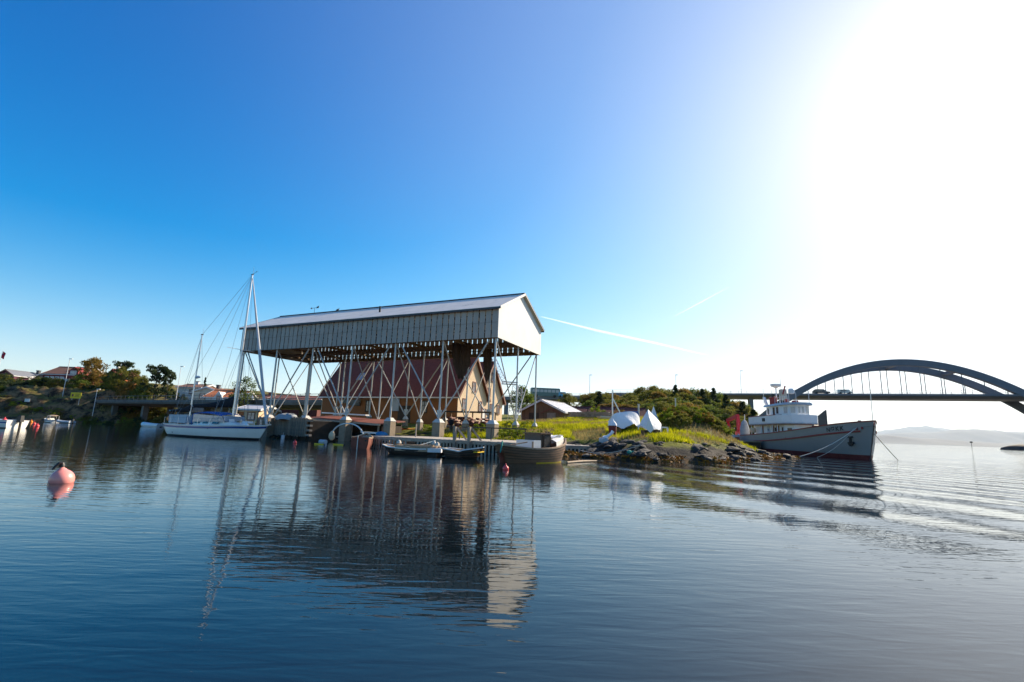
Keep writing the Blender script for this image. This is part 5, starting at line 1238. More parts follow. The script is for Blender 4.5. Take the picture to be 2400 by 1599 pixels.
p = at(1532, 972, 39.5); o = thing('sail_tent', 'small white pointed tarp standing behind the covered boats', 'tent', (p[0], p[1], ground(p[0], p[1]) - .1), R(20))
MB().add([(-.36, -.3, 0), (.36, -.3, 0), (.36, .3, 0), (-.36, .3, 0), (0, 0, at(1531, 952, 39.5)[2] - o.location.z)], [(0, 1, 4), (1, 2, 4), (2, 3, 4), (3, 0, 4), (3, 2, 1, 0)]).build('sheet', 'tarp_white', o); MB().tube((0, 0, 0), (0, 0, .8), .02).build('pole', 'alu', o)
p = gz(1417, 1044, .68); o = thing('rain_barrel', 'grey plastic barrel with a white chute at the end of the pier stub', 'barrel', (p[0], p[1] + .3, .62), 0)
MB().lathe([(.24, 0), (.29, .1), (.31, .35), (.30, .5), (.26, .52)], (0, 0, 0), 16).build('barrel', 'plastic_grey', o, smooth=True)
MB().path([(0, 0, .50), (.25, .05, .62), (.50, .1, .80), (.62, .15, .95)], [.16, .09, .09, .12], 8).build('chute', 'tarp_white', o, smooth=True)
p = gz(1440, 1041, .72); o = thing('red_bundle', 'dark red covered bundle standing beside the grey barrel', 'bundle', (p[0], p[1] + .6, ground(p[0], p[1] + .6) + .12), 0)
MB().grid([[(.30 * f * math.cos(t) * (1 + .08 * math.sin(4 * t)), .22 * f * math.sin(t), z) for t in np.linspace(0, 2 * math.pi, 17)[:-1]] for f, z in ((.7, 0), (.9, .3), (1, .7), (.8, .82), (.1, .86))], True).build('cover', 'tarp_red', o, smooth=True)
MB().grid([[(.34 * f * math.cos(t), .26 * f * math.sin(t), z) for t in np.linspace(0, 2 * math.pi, 13)[:-1]] for f, z in ((1.0, .74), (.8, .92), (.25, 1.12), (.1, 1.25))], True).build('top_sheet', 'tarp_white', o, smooth=True)
p = at(1557, 1003, 35.5); o = thing('white_frame', 'small white frame box right of the covered boats', 'box', (p[0], p[1], ground(p[0], p[1])), R(10))
for a_, b_ in (((-.25, 0, 0), (-.25, 0, .5)), ((.25, 0, 0), (.25, 0, .5)), ((-.25, 0, .5), (.25, 0, .5)), ((-.25, 0, .05), (.25, 0, .05))): MB().beam(a_, b_, .09, .09).build('bar', 'trim_white', o)
rope('shore_line', 'rope with a teal knot slung from the pier stub across the rocks', gz(1358, 1055, .35), gz(1500, 1043, .95), .28, .022, 'rope')
rope('shore_pole', 'pale pole leaning from the rocks down to the water', gz(1500, 1044, .95), gz(1470, 1071, .1), .0, .03, 'timber_grey')
p = gz(1475, 1056, .7); o = thing('rope_knot', 'teal rope knot on the shore line', 'rope', (p[0], p[1], .62)); MB().lathe([(.03, -.09), (.11, -.03), (.11, .04), (.03, .1)], (0, 0, 0), 10).build('knot', 'rope_teal', o, smooth=True); MB().tube((0, 0, 0), (.2, .0, .05), .03).build('tail', 'rope_teal', o)
o = thing('drift_plank', 'long pale driftwood pole floating at the foot of the rocks', 'pole', gz(1345, 1085), math.atan2(gz(1420, 1081)[1] - gz(1345, 1085)[1], gz(1420, 1081)[0] - gz(1345, 1085)[0]))
MB().path([(-.6, 0, .03), (.8, .02, .05), (2.1, -.03, .04)], [.05, .06, .03], 7).build('log', 'boat_brown_light', o, smooth=True); MB().tube((.5, 0, .05), (.6, .1, .14), .02).build('knot', 'boat_brown_light', o)
o = thing('bench_plank', 'pale plank lying on the grass edge above the rocks', 'plank', (*gz(1537, 1041, 1.0)[:2], ground(*gz(1537, 1041, 1.0)[:2]) + .05), R(4)); MB().box((0, 0, .08), (.75, .18, .05)).build('board', 'deck', o)
for s in (-.28, .28): MB().box((s, 0, .0), (.08, .16, .12)).build('block', 'timber_grey', o)

# ------------------------------------------------------------------ sheds behind the grass
bs = at(1218, 985, 76); ba_ = R(-24)
b1_ = gabled('boat_barn', 'brown weathered boat barn with a pale tin roof behind the stilts', 'barn', (*at(1300, 985, 70)[:2], 0), R(-68), 8.6, 7.2, 2.6, 4.55, 6.2, 'timber_brown', 'timber_brown', 'roof_tin', 'trim_white', .5)
b1_.location = (at(1222, 985, 78)[0], 78.0, 0); b1_.rotation_euler = (0, 0, R(-119))
for u, z0, z1, wd, nm in ((2.2, 2.8, 4.3, 1.7, 'door'), (5.2, 3.0, 4.3, 1.4, 'door')): MB().bb((.004, u - wd / 2, z0), (.05, u + wd / 2, z1)).build(nm, 'timber_dark' if u < 3 else 'timber_grey', b1_)
MB().prism([(.02, 3.4, 4.3), (.02, 5.0, 5.0), (.02, 6.9, 4.3), (.02, 6.9, 4.15), (.02, 5.0, 4.8), (.02, 3.4, 4.15)], (.1, 0, 0)).build('door_arch', 'rust_red', b1_)
for k in range(8): MB().box((.03, .5 + k * .85, 4.0), (.03, .03, 2.4)).build('board_seam', 'timber_dark', b1_)
gabled('long_shed', 'long low dark red shed behind the stone wall', 'shed', (*at(1395, 970, 92)[:2], 0), R(-8), 11.0, 5.0, 2.5, 4.9, 6.3, 'barn_red', 'barn_red', 'barn_red', 'timber_dark', .3)
gabled('long_shed', 'low dark red shed among the bushes left of the white tent', 'shed', (*at(1515, 972, 88)[:2], 0), R(-6), 10.0, 5.0, 2.5, 4.7, 6.2, 'barn_red', 'barn_red', 'barn_red', 'timber_dark', .3)
gabled('long_shed', 'flat dark red shed behind the work quay bin', 'shed', (*at(1700, 1005, 84)[:2], 0), R(-10), 9.0, 5.0, .8, 2.9, 3.9, 'timber_dark', 'timber_dark', 'barn_red', 'timber_dark', .3)
# dry stone wall: stones one by one
w0, w1 = at(1336, 975, 62), at(1436, 975, 58)
wl = thing('stone_wall', 'low brown dry stone wall along the top of the grass', 'wall', (w0[0], w0[1], 0), math.atan2(w1[1] - w0[1], w1[0] - w0[0]))
wln = math.hypot(w1[0] - w0[0], w1[1] - w0[1]); zt_ = at(1385, 966, 60)[2]
stm = []
for k in range(5):
    m = MB().box((0, 0, 0), (.46, .34, .24)); m.v = [(x + random.uniform(-.05, .05), y + random.uniform(-.05, .05), z + random.uniform(-.03, .03)) for x, y, z in m.v]; stm.append(m.mesh('stone'))
for r_ in range(5):
    for k in range(int(wln / .45)): link('stone', random.choice(stm), 'stone', wl, (k * .45 + (r_ % 2) * .2 + random.uniform(-.03, .03), random.uniform(-.05, .05), zt_ - .12 - r_ * .225), (0, 0, random.uniform(-.1, .1)))
MB().bb((0, .05, 2.2), (wln, .3, zt_ - .1)).build('core', 'stone', wl)
# beached sail dinghy with bare mast beside the wall
p = at(1430, 965, 57); o = thing('beached_dinghy', 'small beached dinghy with a bare pale mast beside the stone wall', 'dinghy', (p[0], p[1], ground(p[0], p[1])), R(15))
dh = Hull([(-1.5, -1.3, .5, .5, .0, .5), (0, 0, .48, .65, -.05, .5), (1.2, 1.0, .55, .35, .0, .7), (1.6, 1.2, .6, .03, .05, .9)], 7); dh.skin().build('hull', 'house_pale', o, smooth=50); dh.gunwale(.05, .04).build('gunwale', 'trim_white', o); dh.deck(-.05).build('cover', 'tarp_grey', o)
ztp = at(1428, 913, 57)[2] - p[2]; MB().tube((.3, 0, .3), (.3, 0, ztp + p[2] - ground(p[0], p[1])), .10, .07).build('mast', 'alu', o, smooth=True); MB().beam((.35, 0, 2.6), (1.5, 0, .6), .12, .12).build('lowered_boom', 'alu', o)
for px, yb, yt, Y, r_, lb in ((1497, 965, 948, 72, .13, 'grey and pale gate post on the grass skyline'), (1656, 1003, 978, 60, .09, 'pale pole standing left of the red loader crane'), (1584, 972, 935, 55, .07, 'thin grey pole rising from the bushy mound'), (1627, 985, 958, 56, .05, 'short thin post on the right flank of the mound')):
    a_, b_ = at(px, yb, Y), at(px, yt, Y); g = ground(a_[0], a_[1]); o = thing('pole', lb, 'pole', (a_[0], a_[1], g - .2)); MB().tube((0, 0, 0), (0, 0, b_[2] - g + .2), r_).build('shaft', 'steel', o); MB().box((0, 0, b_[2] - g + .22), (r_ * 2.6, r_ * 2.6, .08)).build('cap', 'steel', o)
p = at(1478, 970, 66); o = thing('blue_cover', 'blue tarp covered pile behind the left covered boat', 'tarp', (p[0], p[1], ground(p[0], p[1])), 0); MB().box((0, 0, .6), (2.2, 1.2, 1.2), .1, .8).build('sheet', 'hood_blue', o); MB().box((0, 0, .05), (2.3, 1.3, .2), .1).build('pallet', 'timber_grey', o)
# lattice gangway / loading frame behind the houses
ga, gb, gc = at(1150, 838, 66), at(1178, 898, 66), at(1212, 900, 66)
lg = thing('lattice_gantry', 'thin steel lattice gangway rising behind the pale gables', 'gantry', (gb[0], gb[1], 0), 0)
def lattice(name, P, Q, w_, n):
    P, Q = Vector(P), Vector(Q); m = MB(); d = (Q - P); u = d.cross(Vector((0, 1, 0))).normalized() * w_
    for k in (0, 1):
        for yy in (-.35, .35): m.tube(P + u * k + Vector((0, yy, 0)), Q + u * k + Vector((0, yy, 0)), .045, n=6)
    for i in range(n):
        a = P + d * (i / n); b = P + d * ((i + 1) / n); m.tube(a, b + u, .025, n=5); m.tube(a, a + u, .025, n=5); m.tube(a + Vector((0, -.35, 0)), a + Vector((0, .35, 0)), .025, n=5)
    return m.build(name, 'alu', lg)
def lgp(px, py): q = at(px, py, 66); return (q[0] - gb[0], 0, q[2])
lattice('gangway', lgp(1150, 836), lgp(1178, 898), .55, 9); lattice('platform', lgp(1176, 900), lgp(1214, 902), .3, 5); lattice('support', lgp(1202, 904), lgp(1190, 985), .8, 7); lattice('support', lgp(1214, 904), lgp(1210, 985), .6, 7)

# ------------------------------------------------------------------ trees
def leaves(cent, rad, per, size, flat=.6, seed=0):
    """many small leaf faces: clump centres (n,3), clump radii, leaves per clump"""
    r = np.random.default_rng(seed); n = len(cent) * per
    c = np.repeat(cent, per, 0); rr = np.repeat(rad, per)
    d = r.normal(size=(n, 3)); d /= np.linalg.norm(d, axis=1)[:, None]; d *= (r.random(n) ** .45)[:, None]; d[:, 2] *= flat
    P = c + d * rr[:, None]
    a = r.normal(size=(n, 3)); a /= np.linalg.norm(a, axis=1)[:, None]; b = r.normal(size=(n, 3)); b -= (a * b).sum(1)[:, None] * a; b /= np.linalg.norm(b, axis=1)[:, None]
    s = size * (.6 + .8 * r.random(n))[:, None]
    V = np.stack([P - a * s, P - b * s * .55, P + a * s, P + b * s * .55], 1).reshape(-1, 3); F = np.arange(n * 4).reshape(-1, 4)
    return V, F
TREES = {}
def tree_proto(key, seed, h, w, kindt, leafm, nclump=46, per=70, ls=.16):
    r = random.Random(seed); m = MB(); cents = []; rads = []
    if kindt == 'broad':
        th = h * .30; m.path([(0, 0, -.4), (r.uniform(-.1, .1), 0, th * .6), (r.uniform(-.2, .2), r.uniform(-.2, .2), th), (0, 0, h * .72)], [.16 * h / 6, .12 * h / 6, .10 * h / 6, .03], 8)
        for k in range(nclump):
            a = r.uniform(0, 2 * math.pi); f = r.random() ** .6; z = r.uniform(.22, 1.0); env = math.sin(min(1, (z - .12) / .88) * math.pi) ** .55
            x, y = math.cos(a) * w / 2 * f * env * r.uniform(.75, 1.15), math.sin(a) * w / 2 * f * env * r.uniform(.75, 1.15)
            cents.append((x, y, h * z * r.uniform(.92, 1.03))); rads.append(w * r.uniform(.09, .17))
            if k % 2 == 0: m.path([(0, 0, th * r.uniform(.7, 1.4)), (x * .5, y * .5, (th + h * z) / 2), (x, y, h * z)], [.05 * h / 6, .035 * h / 6, .012], 5)
    elif kindt == 'conifer':
        m.path([(0, 0, -.4), (0, 0, h * .97)], [.13 * h / 6, .02], 8)
        for k in range(nclump):
            z = r.uniform(.1, 1.0); a = r.uniform(0, 2 * math.pi); rr = w / 2 * (1.03 - z) * r.uniform(.35, 1.1)
            cents.append((math.cos(a) * rr, math.sin(a) * rr, h * z - rr * .25)); rads.append(w * .10 * (1.25 - z) + .08)
            if k % 3 == 0: m.path([(0, 0, h * z), (math.cos(a) * rr, math.sin(a) * rr, h * z - rr * .25)], [.03, .01], 5)
    elif kindt == 'pine':
        lean = r.uniform(-.3, .3); m.path([(0, 0, -.4), (lean * .5, 0, h * .45), (lean, .1, h * .95)], [.15 * h / 6, .11 * h / 6, .04], 8)
        for k in range(nclump):
            z = r.uniform(.42, 1.0); a = r.uniform(0, 2 * math.pi); rr = w / 2 * r.uniform(.2, 1.0) * (1.15 - z * .55)
            x, y = lean * z + math.cos(a) * rr, math.sin(a) * rr; cents.append((x, y, h * z)); rads.append(w * r.uniform(.07, .14))
            if k % 2 == 0: m.path([(lean * z, 0, h * z - .4), (x, y, h * z)], [.05, .015], 5)
    elif kindt == 'bush':
        for k in range(nclump):
            a = r.uniform(0, 2 * math.pi); f = r.random() ** .5; z = r.uniform(.05, 1) * math.sqrt(max(.05, 1 - f * f * .8)); x, y = math.cos(a) * w / 2 * f, math.sin(a) * w / 2 * f
            cents.append((x, y, h * z)); rads.append(w * r.uniform(.08, .16))
            if k % 3 == 0: m.path([(x * .2, y * .2, -.2), (x * .7, y * .7, h * z * .6), (x, y, h * z)], [.04, .03, .01], 5)
    V, F = leaves(np.array(cents), np.array(rads), per, ls, .5 if kindt == 'pine' else .75, seed)
    TREES[key] = (m.mesh('trunk'), npmesh('crown', V, F, 4), leafm, h, w)
tree_proto('broad_olive', 1, 7.5, 6.5, 'broad', 'leaf_olive', 60, 75, .17)
tree_proto('broad_green', 2, 7.0, 6.0, 'broad', 'leaf_green', 60, 75, .17)
tree_proto('broad_autumn', 3, 6.5, 6.2, 'broad', 'leaf_autumn', 56, 70, .17)
tree_proto('conifer', 4, 8.0, 3.6, 'conifer', 'leaf_dark', 80, 60, .15)
tree_proto('pine', 5, 8.0, 6.0, 'pine', 'leaf_dark', 42, 80, .17)
tree_proto('bush_olive', 6, 2.4, 3.2, 'bush', 'leaf_olive', 34, 70, .10)
tree_proto('bush_lime', 7, 2.0, 2.8, 'bush', 'leaf_lime', 34, 70, .09)
tree_proto('bush_autumn', 8, 2.2, 3.4, 'bush', 'leaf_autumn', 34, 70, .10)
tree_proto('bush_dark', 9, 2.6, 3.4, 'bush', 'leaf_dark', 36, 70, .10)
tree_proto('round_tree', 10, 6.0, 5.4, 'broad', 'leaf_green', 70, 45, .10)
def plant(key, x, y, h, label, cat, name, w=None, group=None, z=None):
    tm, cm, lm_, ph, pw_ = TREES[key]; g = (ground(x, y) if z is None else z) - .05
    o = thing(name, label, cat, (x, y, g), random.uniform(0, 6.28), group); k = h / ph; kw = k if w is None else w / pw_
    for nm, me, mt in (('trunk' if name.endswith('tree') else 'stems', tm, 'bark'), ('crown' if name.endswith('tree') else 'foliage', cm, lm_)):
        c = link(nm, me, mt, o); c.scale = (kw, kw, k)
    return o
def plant_px(key, px, ytop, Y, label, cat, name, w=None, group=None, mn=1.0):
    q = at(px, ytop, Y); g = ground(q[0], q[1]); return plant(key, q[0], q[1], max(mn, q[2] - g), label, cat, name, w, group)
# wooded hill right of the sheds: ridge line from the photo
ridge = [(1330, 945), (1375, 930), (1400, 922), (1440, 925), (1480, 922), (1510, 912), (1550, 912), (1600, 911), (1640, 918), (1680, 928), (1700, 930), (1730, 940), (1760, 958), (1790, 968)]
G_ = 'trees of the wooded hill'
def near(px, marks):
    return min(marks, key=lambda m: abs(m[0] - px))[1]
HILL_MARKS = [(1380, 'right of the blue van'), (1420, 'behind the beached dinghy mast'), (1462, 'behind the left covered boat'), (1500, 'behind the gate post'), (1532, 'behind the white pointed tarp'), (1583, 'below the middle conifer'), (1627, 'behind the mound'), (1665, 'below the tallest conifer'), (1705, 'behind the red loader crane'), (1745, 'beside the viaduct columns'), (1775, 'behind the ship wheelhouse')]
def hill_label(k, row, px):
    c = {'broad_olive': 'olive', 'broad_green': 'green', 'broad_autumn': 'brownish'}[k]
    return '%s leafy tree on the %s of the wooded hill %s' % (c, ('skyline', 'upper slope', 'middle slope', 'lower slope')[row], near(px, HILL_MARKS))
hill_lab = {'broad_olive': 'olive leafy tree of the wooded hill behind the sheds', 'broad_green': 'green leafy tree of the wooded hill behind the sheds', 'broad_autumn': 'brownish leafy tree of the wooded hill behind the sheds'}
for row, (Y, drop) in enumerate(((128, 0), (116, 10), (104, 24), (94, 36))):
    for px in np.arange(1372 + row * 9, 1775, 15 + row * 5):
        if row >= 2 and px < 1400: continue
        yt = np.interp(px, [a for a, b in ridge], [b for a, b in ridge]) + drop + random.uniform(-6, 4)
        k = random.choice(('broad_olive', 'broad_green', 'broad_olive', 'broad_autumn'))
        plant_px(k, px + random.uniform(-6, 6), yt, Y + random.uniform(-4, 4), hill_label(k, row, px), 'tree', 'tree', w=random.uniform(4.6, 6.4), group=G_, mn=2.0)
for px, yt, Y, lb in ((1405, 918, 112, 'dark spiky conifer at the left end of the wooded hill'), (1583, 903, 118, 'dark conifer topping the middle of the wooded hill'), (1645, 912, 112, 'dark conifer above the wooded hill right of its middle'), (1672, 910, 115, 'tallest dark conifer on the right shoulder of the hill'), (1740, 942, 100, 'dark conifer beside the viaduct columns'), (1700, 925, 108, 'dark conifer left of the viaduct columns'), (1765, 960, 98, 'small dark conifer at the right end of the wooded hill')):
    plant_px('conifer', px, yt, Y, lb, 'tree', 'conifer_tree', w=5.6)
# bushes on the mound above the rocks, beside the pier and under the stilts
G2 = 'bushes on the grassy mound'
for k in range(60):
    f = random.random(); px = 1560 + f * 140 + random.uniform(-10, 8); yt = np.interp(px, [1550, 1600, 1640, 1670, 1700, 1730], [968, 972, 985, 1000, 1022, 1040]) + random.uniform(0, 26)
    Y = np.interp(px, [1550, 1700], [40.5, 42.5]) - random.uniform(0, 3.0); q = at(px, yt, Y); key = random.choice(('bush_olive', 'bush_olive', 'bush_lime', 'bush_autumn'))
    plant(key, q[0], q[1], random.uniform(.5, 1.0), {'bush_olive': 'olive green bush', 'bush_lime': 'bright green bush', 'bush_autumn': 'brownish bush'}[key] + (' on the upper half' if q[2] > 1.9 else ' on the lower half') + ' of the mound ' + near(px, [(1560, 'beside the small white frame'), (1590, 'below the thin grey pole'), (1627, 'at the short thin post'), (1656, 'left of the pale pole'), (1690, 'below the red loader crane')]), 'bush', 'bush', random.uniform(.9, 1.7), G2)
G3 = 'bushes under the stilts'
for px, py, Y in ((1130, 998, 45), (1195, 990, 47), (1172, 1004, 42), (1190, 1008, 41), (1222, 1000, 44), (1205, 1018, 39.5), (1120, 1012, 42), (1240, 990, 49), (1175, 1018, 38.6), (1010, 1002, 47), (1222, 1022, 37), (1260, 1015, 39)):
    q = at(px, py, Y); plant('bush_lime', q[0], q[1], random.uniform(.6, 1.1), 'bright green bush under the stilt shed ' + near(px, [(1010, 'left of the firewood rack'), (1120, 'beside the firewood rack'), (1165, 'behind the rightmost big pedestal'), (1200, 'left of the second last stilt'), (1240, 'left of the last stilt')]), 'bush', 'bush', random.uniform(1.2, 2.0), G3)
for px, py, Y, key, h, lb in ((1400, 952, 66, 'bush_lime', 1.6, 'tall lime weeds behind the stone wall'), (1330, 940, 96, 'broad_olive', 5, 'olive tree just right of the blue van'), (1224, 925, 110, 'broad_green', 7, 'green tree left of the bus'), (1455, 965, 62, 'bush_autumn', 1.4, 'brown weeds beside the beached dinghy')):
    q = at(px, py, Y); nm = 'tree' if 'broad' in key else 'bush'; plant(key, q[0], q[1], h, lb, nm, nm, None)

# ------------------------------------------------------------------ left shore: houses, cliff, lamps, trees
def house_px(px0, px1, yb, ye, yr, Y, rz, D, wall, roof, label, trim='trim_white', gable_w=None, name='house'):
    """gable end or eaves side facing the water between two photo columns"""
    a_, b_ = at(px0, yb, Y), at(px1, yb, Y); W = b_[0] - a_[0]; z0 = min(a_[2], ground(a_[0], a_[1]), ground(b_[0], b_[1])) - .6
    ze, zr = at((px0 + px1) / 2, ye, Y)[2], at((px0 + px1) / 2, yr, Y)[2]
    return W, a_, b_, z0, ze, zr
def gable_house(px0, px1, yb, ye, yr, Y, D, wall, roof, label, trim='trim_white', tilt=0.0):
    W, a_, b_, z0, ze, zr = house_px(px0, px1, yb, ye, yr, Y, 0, D, wall, roof, label)
    # local +x gable faces -Y (towards the water)
    return gabled('house', label, 'house', (a_[0], a_[1], 0), R(-90) + tilt, D, W, z0, ze, zr, wall, wall, roof, trim, .3), W, ze, zr
def eaves_house(px0, px1, yb, ye, yr, Y, D, wall, roof, label, trim='trim_white', tilt=0.0):
    W, a_, b_, z0, ze, zr = house_px(px0, px1, yb, ye, yr, Y, 0, D, wall, roof, label)
    return gabled('house', label, 'house', (b_[0], b_[1], 0), tilt, W, D, z0, ze, zr, wall, wall, roof, trim, .35), W, ze, zr
def chimney(h, x, y, z0, z1, m='trim_white'): c = MB().box((x, y, (z0 + z1) / 2), (.7, .6, z1 - z0)).build('chimney', m, h); MB().box((x, y, z1 + .06), (.85, .75, .12)).build('chimney_cap', 'dark_edge', c)
h, W, ze, zr = gable_house(-12, 29, 895, 879, 867, 126, 8, 'house_plum', 'roof_slate', 'dark plum gabled house at the far left on the hill', 'trim_brown'); window(h, ('x', 0, 1), W * .5, ze - 1.5, ze - .3, 1.1)
window(h, ('x', 0, 1), W * .15, ze - 1.5, ze - .3, .8)
h, W, ze, zr = eaves_house(24, 66, 895, 884, 874, 130, 7, 'house_white', 'roof_slate', 'white house with a grey roof left of the brown roofed house'); chimney(h, -W * .25, 3.5, zr - .5, zr + 1.0, 'dark_edge')
MB().bb((-W * .95, -.6, ze - 1.9), (-W * .55, -.02, ze - .5)).build('orange_awning', 'roof_orange', h); window(h, ('y', 0, -1), -W * .3, ze - 1.4, ze - .3, 1.4)
h, W, ze, zr = eaves_house(68, 99, 897, 895, 871, 124, 7, 'rust_red', 'roof_brown', 'house showing a plain brown roof beside the big red house'); window(h, ('y', 0, -1), -W * .5, ze - 1.2, ze - .2, 1.0)
h, W, ze, zr = eaves_house(97, 183, 897, 877, 857, 118, 8.5, 'house_red', 'roof_brown', 'big red wooden house with a dark roof and white dormer windows'); chimney(h, -W * .22, 4.2, zr - .4, zr + .75)
dm = MB().prism([(-W * .28, -.3, ze - .6), (-W * .02, -.3, ze - .6), (-W * .02, -.3, ze + .9), (-W * .15, -.3, ze + 1.9), (-W * .28, -.3, ze + .9)], (0, 3.2, 0)).build('dormer', 'house_red', h); window(h, ('y', -.3, -1), -W * .15, ze - .1, ze + .8, W * .15, 'trim_white', 'pane_pale')
for f in (.88, .74, .60, .46): window(h, ('y', 0, -1), -W * f, ze - 1.7, ze - .7, .8, 'trim_white', 'pane_pale')
MB().bb((-W * .9, -1.6, ze - 2.0), (-W * .1, -1.5, ze - 1.2)).build('terrace_fence', 'trim_white', h); MB().bb((-W * .9, -1.5, ze - 2.3), (-W * .1, -.02, ze - 2.05)).build('terrace', 'timber_grey', h)
h, W, ze, zr = gable_house(247, 274, 895, 882, 866, 126, 8, 'roof_orange', 'roof_red', 'orange gabled house half hidden between the trees', 'house_red'); chimney(h, -2.0, W * .35, zr - .5, zr + 1.6); window(h, ('x', 0, 1), W * .5, ze - .9, ze + .2, .8)
h, W, ze, zr = eaves_house(415, 470, 912, 908, 899, 120, 8, 'house_white', 'roof_brown', 'low white house with a brown roof above the road bridge'); chimney(h, -W * .6, 4, zr - .4, zr + .8); window(h, ('y', 0, -1), -W * .35, ze - 1.5, ze - .5, 1.2)
h, W, ze, zr = gable_house(452, 512, 935, 918, 908, 104, 9, 'house_beige', 'roof_brown', 'beige gabled house behind the mizzen mast'); window(h, ('x', 0, 1), W * .35, ze - 1.5, ze - .5, .9); chimney(h, -3, W * .6, zr - .3, zr + .7, 'dark_edge')
h, W, ze, zr = eaves_house(480, 562, 940, 931, 914, 94, 6.5, 'house_white', 'roof_orange', 'house with a bright orange tiled roof and white dormer'); chimney(h, -W * .42, 3.2, zr - .3, zr + .6, 'rust_red')
MB().prism([(-W * .75, -.5, ze - .9), (-W * .42, -.5, ze - .9), (-W * .58, -.5, ze + 1.0)], (0, 2.4, 0)).build('dormer', 'house_white', h); window(h, ('y', -.5, -1), -W * .58, ze - .5, ze + .1, .5)
MB().beam((-W * .77, -.55, ze - .9), (-W * .58, -.55, ze + 1.05), .12, .16).build('dormer_trim', 'trim_white', h); MB().beam((-W * .40, -.55, ze - .9), (-W * .58, -.55, ze + 1.05), .12, .16).build('dormer_trim', 'trim_white', h)
h, W, ze, zr = eaves_house(575, 625, 940, 935, 925, 100, 8, 'house_white', 'roof_red', 'white house with a red roof behind the round tree'); chimney(h, -W * .3, 4, zr - .3, zr + .7, 'rust_red'); window(h, ('y', 0, -1), -W * .5, ze - 1.4, ze - .4, 1.0)
h, W, ze, zr = eaves_house(628, 745, 945, 938, 926, 92, 8, 'barn_red', 'roof_red', 'long low house with a dark red roof seen between the stilts'); chimney(h, -W * .4, 4, zr - .3, zr + .6, 'rust_red'); window(h, ('y', 0, -1), -W * .5, ze - 1.4, ze - .4, 1.0)
h, W, ze, zr = eaves_house(430, 462, 985, 973, 966, 92, 5, 'house_pale', 'roof_tin', 'small pale hut under the road bridge behind the mizzen'); window(h, ('y', 0, -1), -W * .5, ze - 1.2, ze - .3, .8)
h, W, ze, zr = eaves_house(556, 604, 985, 960, 951, 62, 5, 'house_pale', 'roof_tin', 'small pale hut with a light roof under the road bridge behind the forestay'); MB().bb((-W * .95, -.05, ze - 1.6), (-W * .72, -.004, ze - .3)).build('door', 'roof_orange', h); window(h, ('y', 0, -1), -W * .35, ze - 1.2, ze - .4, .8)
# lamps, signs, flag
for px, yt, yb, Y, lb in ((148, 841, 921, 108, 'tall white lamp post on the cliff before the big red house'), (217, 912, 972, 104, 'lamp post at the right foot of the cliff'), (413, 859, 932, 100, 'lamp post on the road bridge left of the mizzen mast')):
    a_, b_ = at(px, yb, Y), at(px, yt, Y); g = ground(a_[0], a_[1]) if px < 300 else at(px, 936, Y)[2]; o = thing('street_lamp', lb, 'lamp', (a_[0], a_[1], g - .1), 0, 'street lamps on the left shore')
    H = b_[2] - g + .1; MB().tube((0, 0, 0), (0, 0, H), .065, .045).build('pole', 'trim_white', o); MB().box((.25, 0, H + .02), (.7, .22, .14)).build('lamp_head', 'trim_white', o)
a_ = at(177, 934, 104.8); g = ground(a_[0], a_[1]); o = thing('yellow_sign', 'yellow information sign on the cliff edge', 'sign', (a_[0], a_[1], min(g, a_[2] - .2)), 0)
H0, H1 = a_[2] - o.location.z, at(177, 920, 104.8)[2] - o.location.z; sw = at(190, 927, 104.8)[0] - at(165, 927, 104.8)[0]
bd = MB().bb((-sw / 2, -.05, H0), (sw / 2, .0, H1)).build('board', 'sign_yellow', o)
for s in (-.35, .35): MB().tube((s * sw, .06, -.3), (s * sw, .06, H1 - .1), .05).build('leg', 'steel', o)
MB().box((-sw * .3, -.06, (H0 + H1) / 2), (sw * .16, .016, .5)).build('pictogram', 'rust_red', bd)
for k, (wd, z) in enumerate(((.42, .72), (.34, .5), (.45, .28))): MB().box((sw * .12, -.06, H0 + (H1 - H0) * z), (sw * wd, .016, .09)).build('text_line', 'timber_dark', bd)
a_ = at(60, 957, 103); o = thing('notice_sign', 'small white notice board near the shore below the cliff', 'sign', (a_[0], a_[1], ground(a_[0], a_[1])), 0)
H0 = max(.6, a_[2] - o.location.z)
for s in (-.28, .28): MB().bb((s - .26, -.03, H0), (s + .26, .0, H0 + .65)).build('board', 'house_white', o); MB().tube((s, .03, -.2), (s, .03, H0 + .5), .04).build('leg', 'timber_dark', o)
a_, b_ = at(0.5, 880, 120), at(9, 826, 120); o = thing('flagpole', 'white flagpole with a limp red and blue flag at the left edge', 'flagpole', (b_[0] - .35, b_[1], ground(b_[0], b_[1])), 0); H = at(6, 822, 120)[2] - o.location.z
MB().tube((0, 0, 0), (0, 0, H), .07, .04).build('pole', 'trim_white', o)
MB().grid([[(.05 + .25 * k + .05 * math.sin(i * 1.7), .10 * math.sin(k * 2 + i), H - .15 - i * .24 - k * .12) for k in range(4)] for i in range(8)]).build('flag', 'flag_red', o); MB().grid([[(.06 + .25 * k, .10 * math.sin(k * 2 + 3) - .02, H - .8 - i * .12 - k * .12) for k in range(4)] for i in range(2)]).build('flag_stripe', 'flag_blue', o)
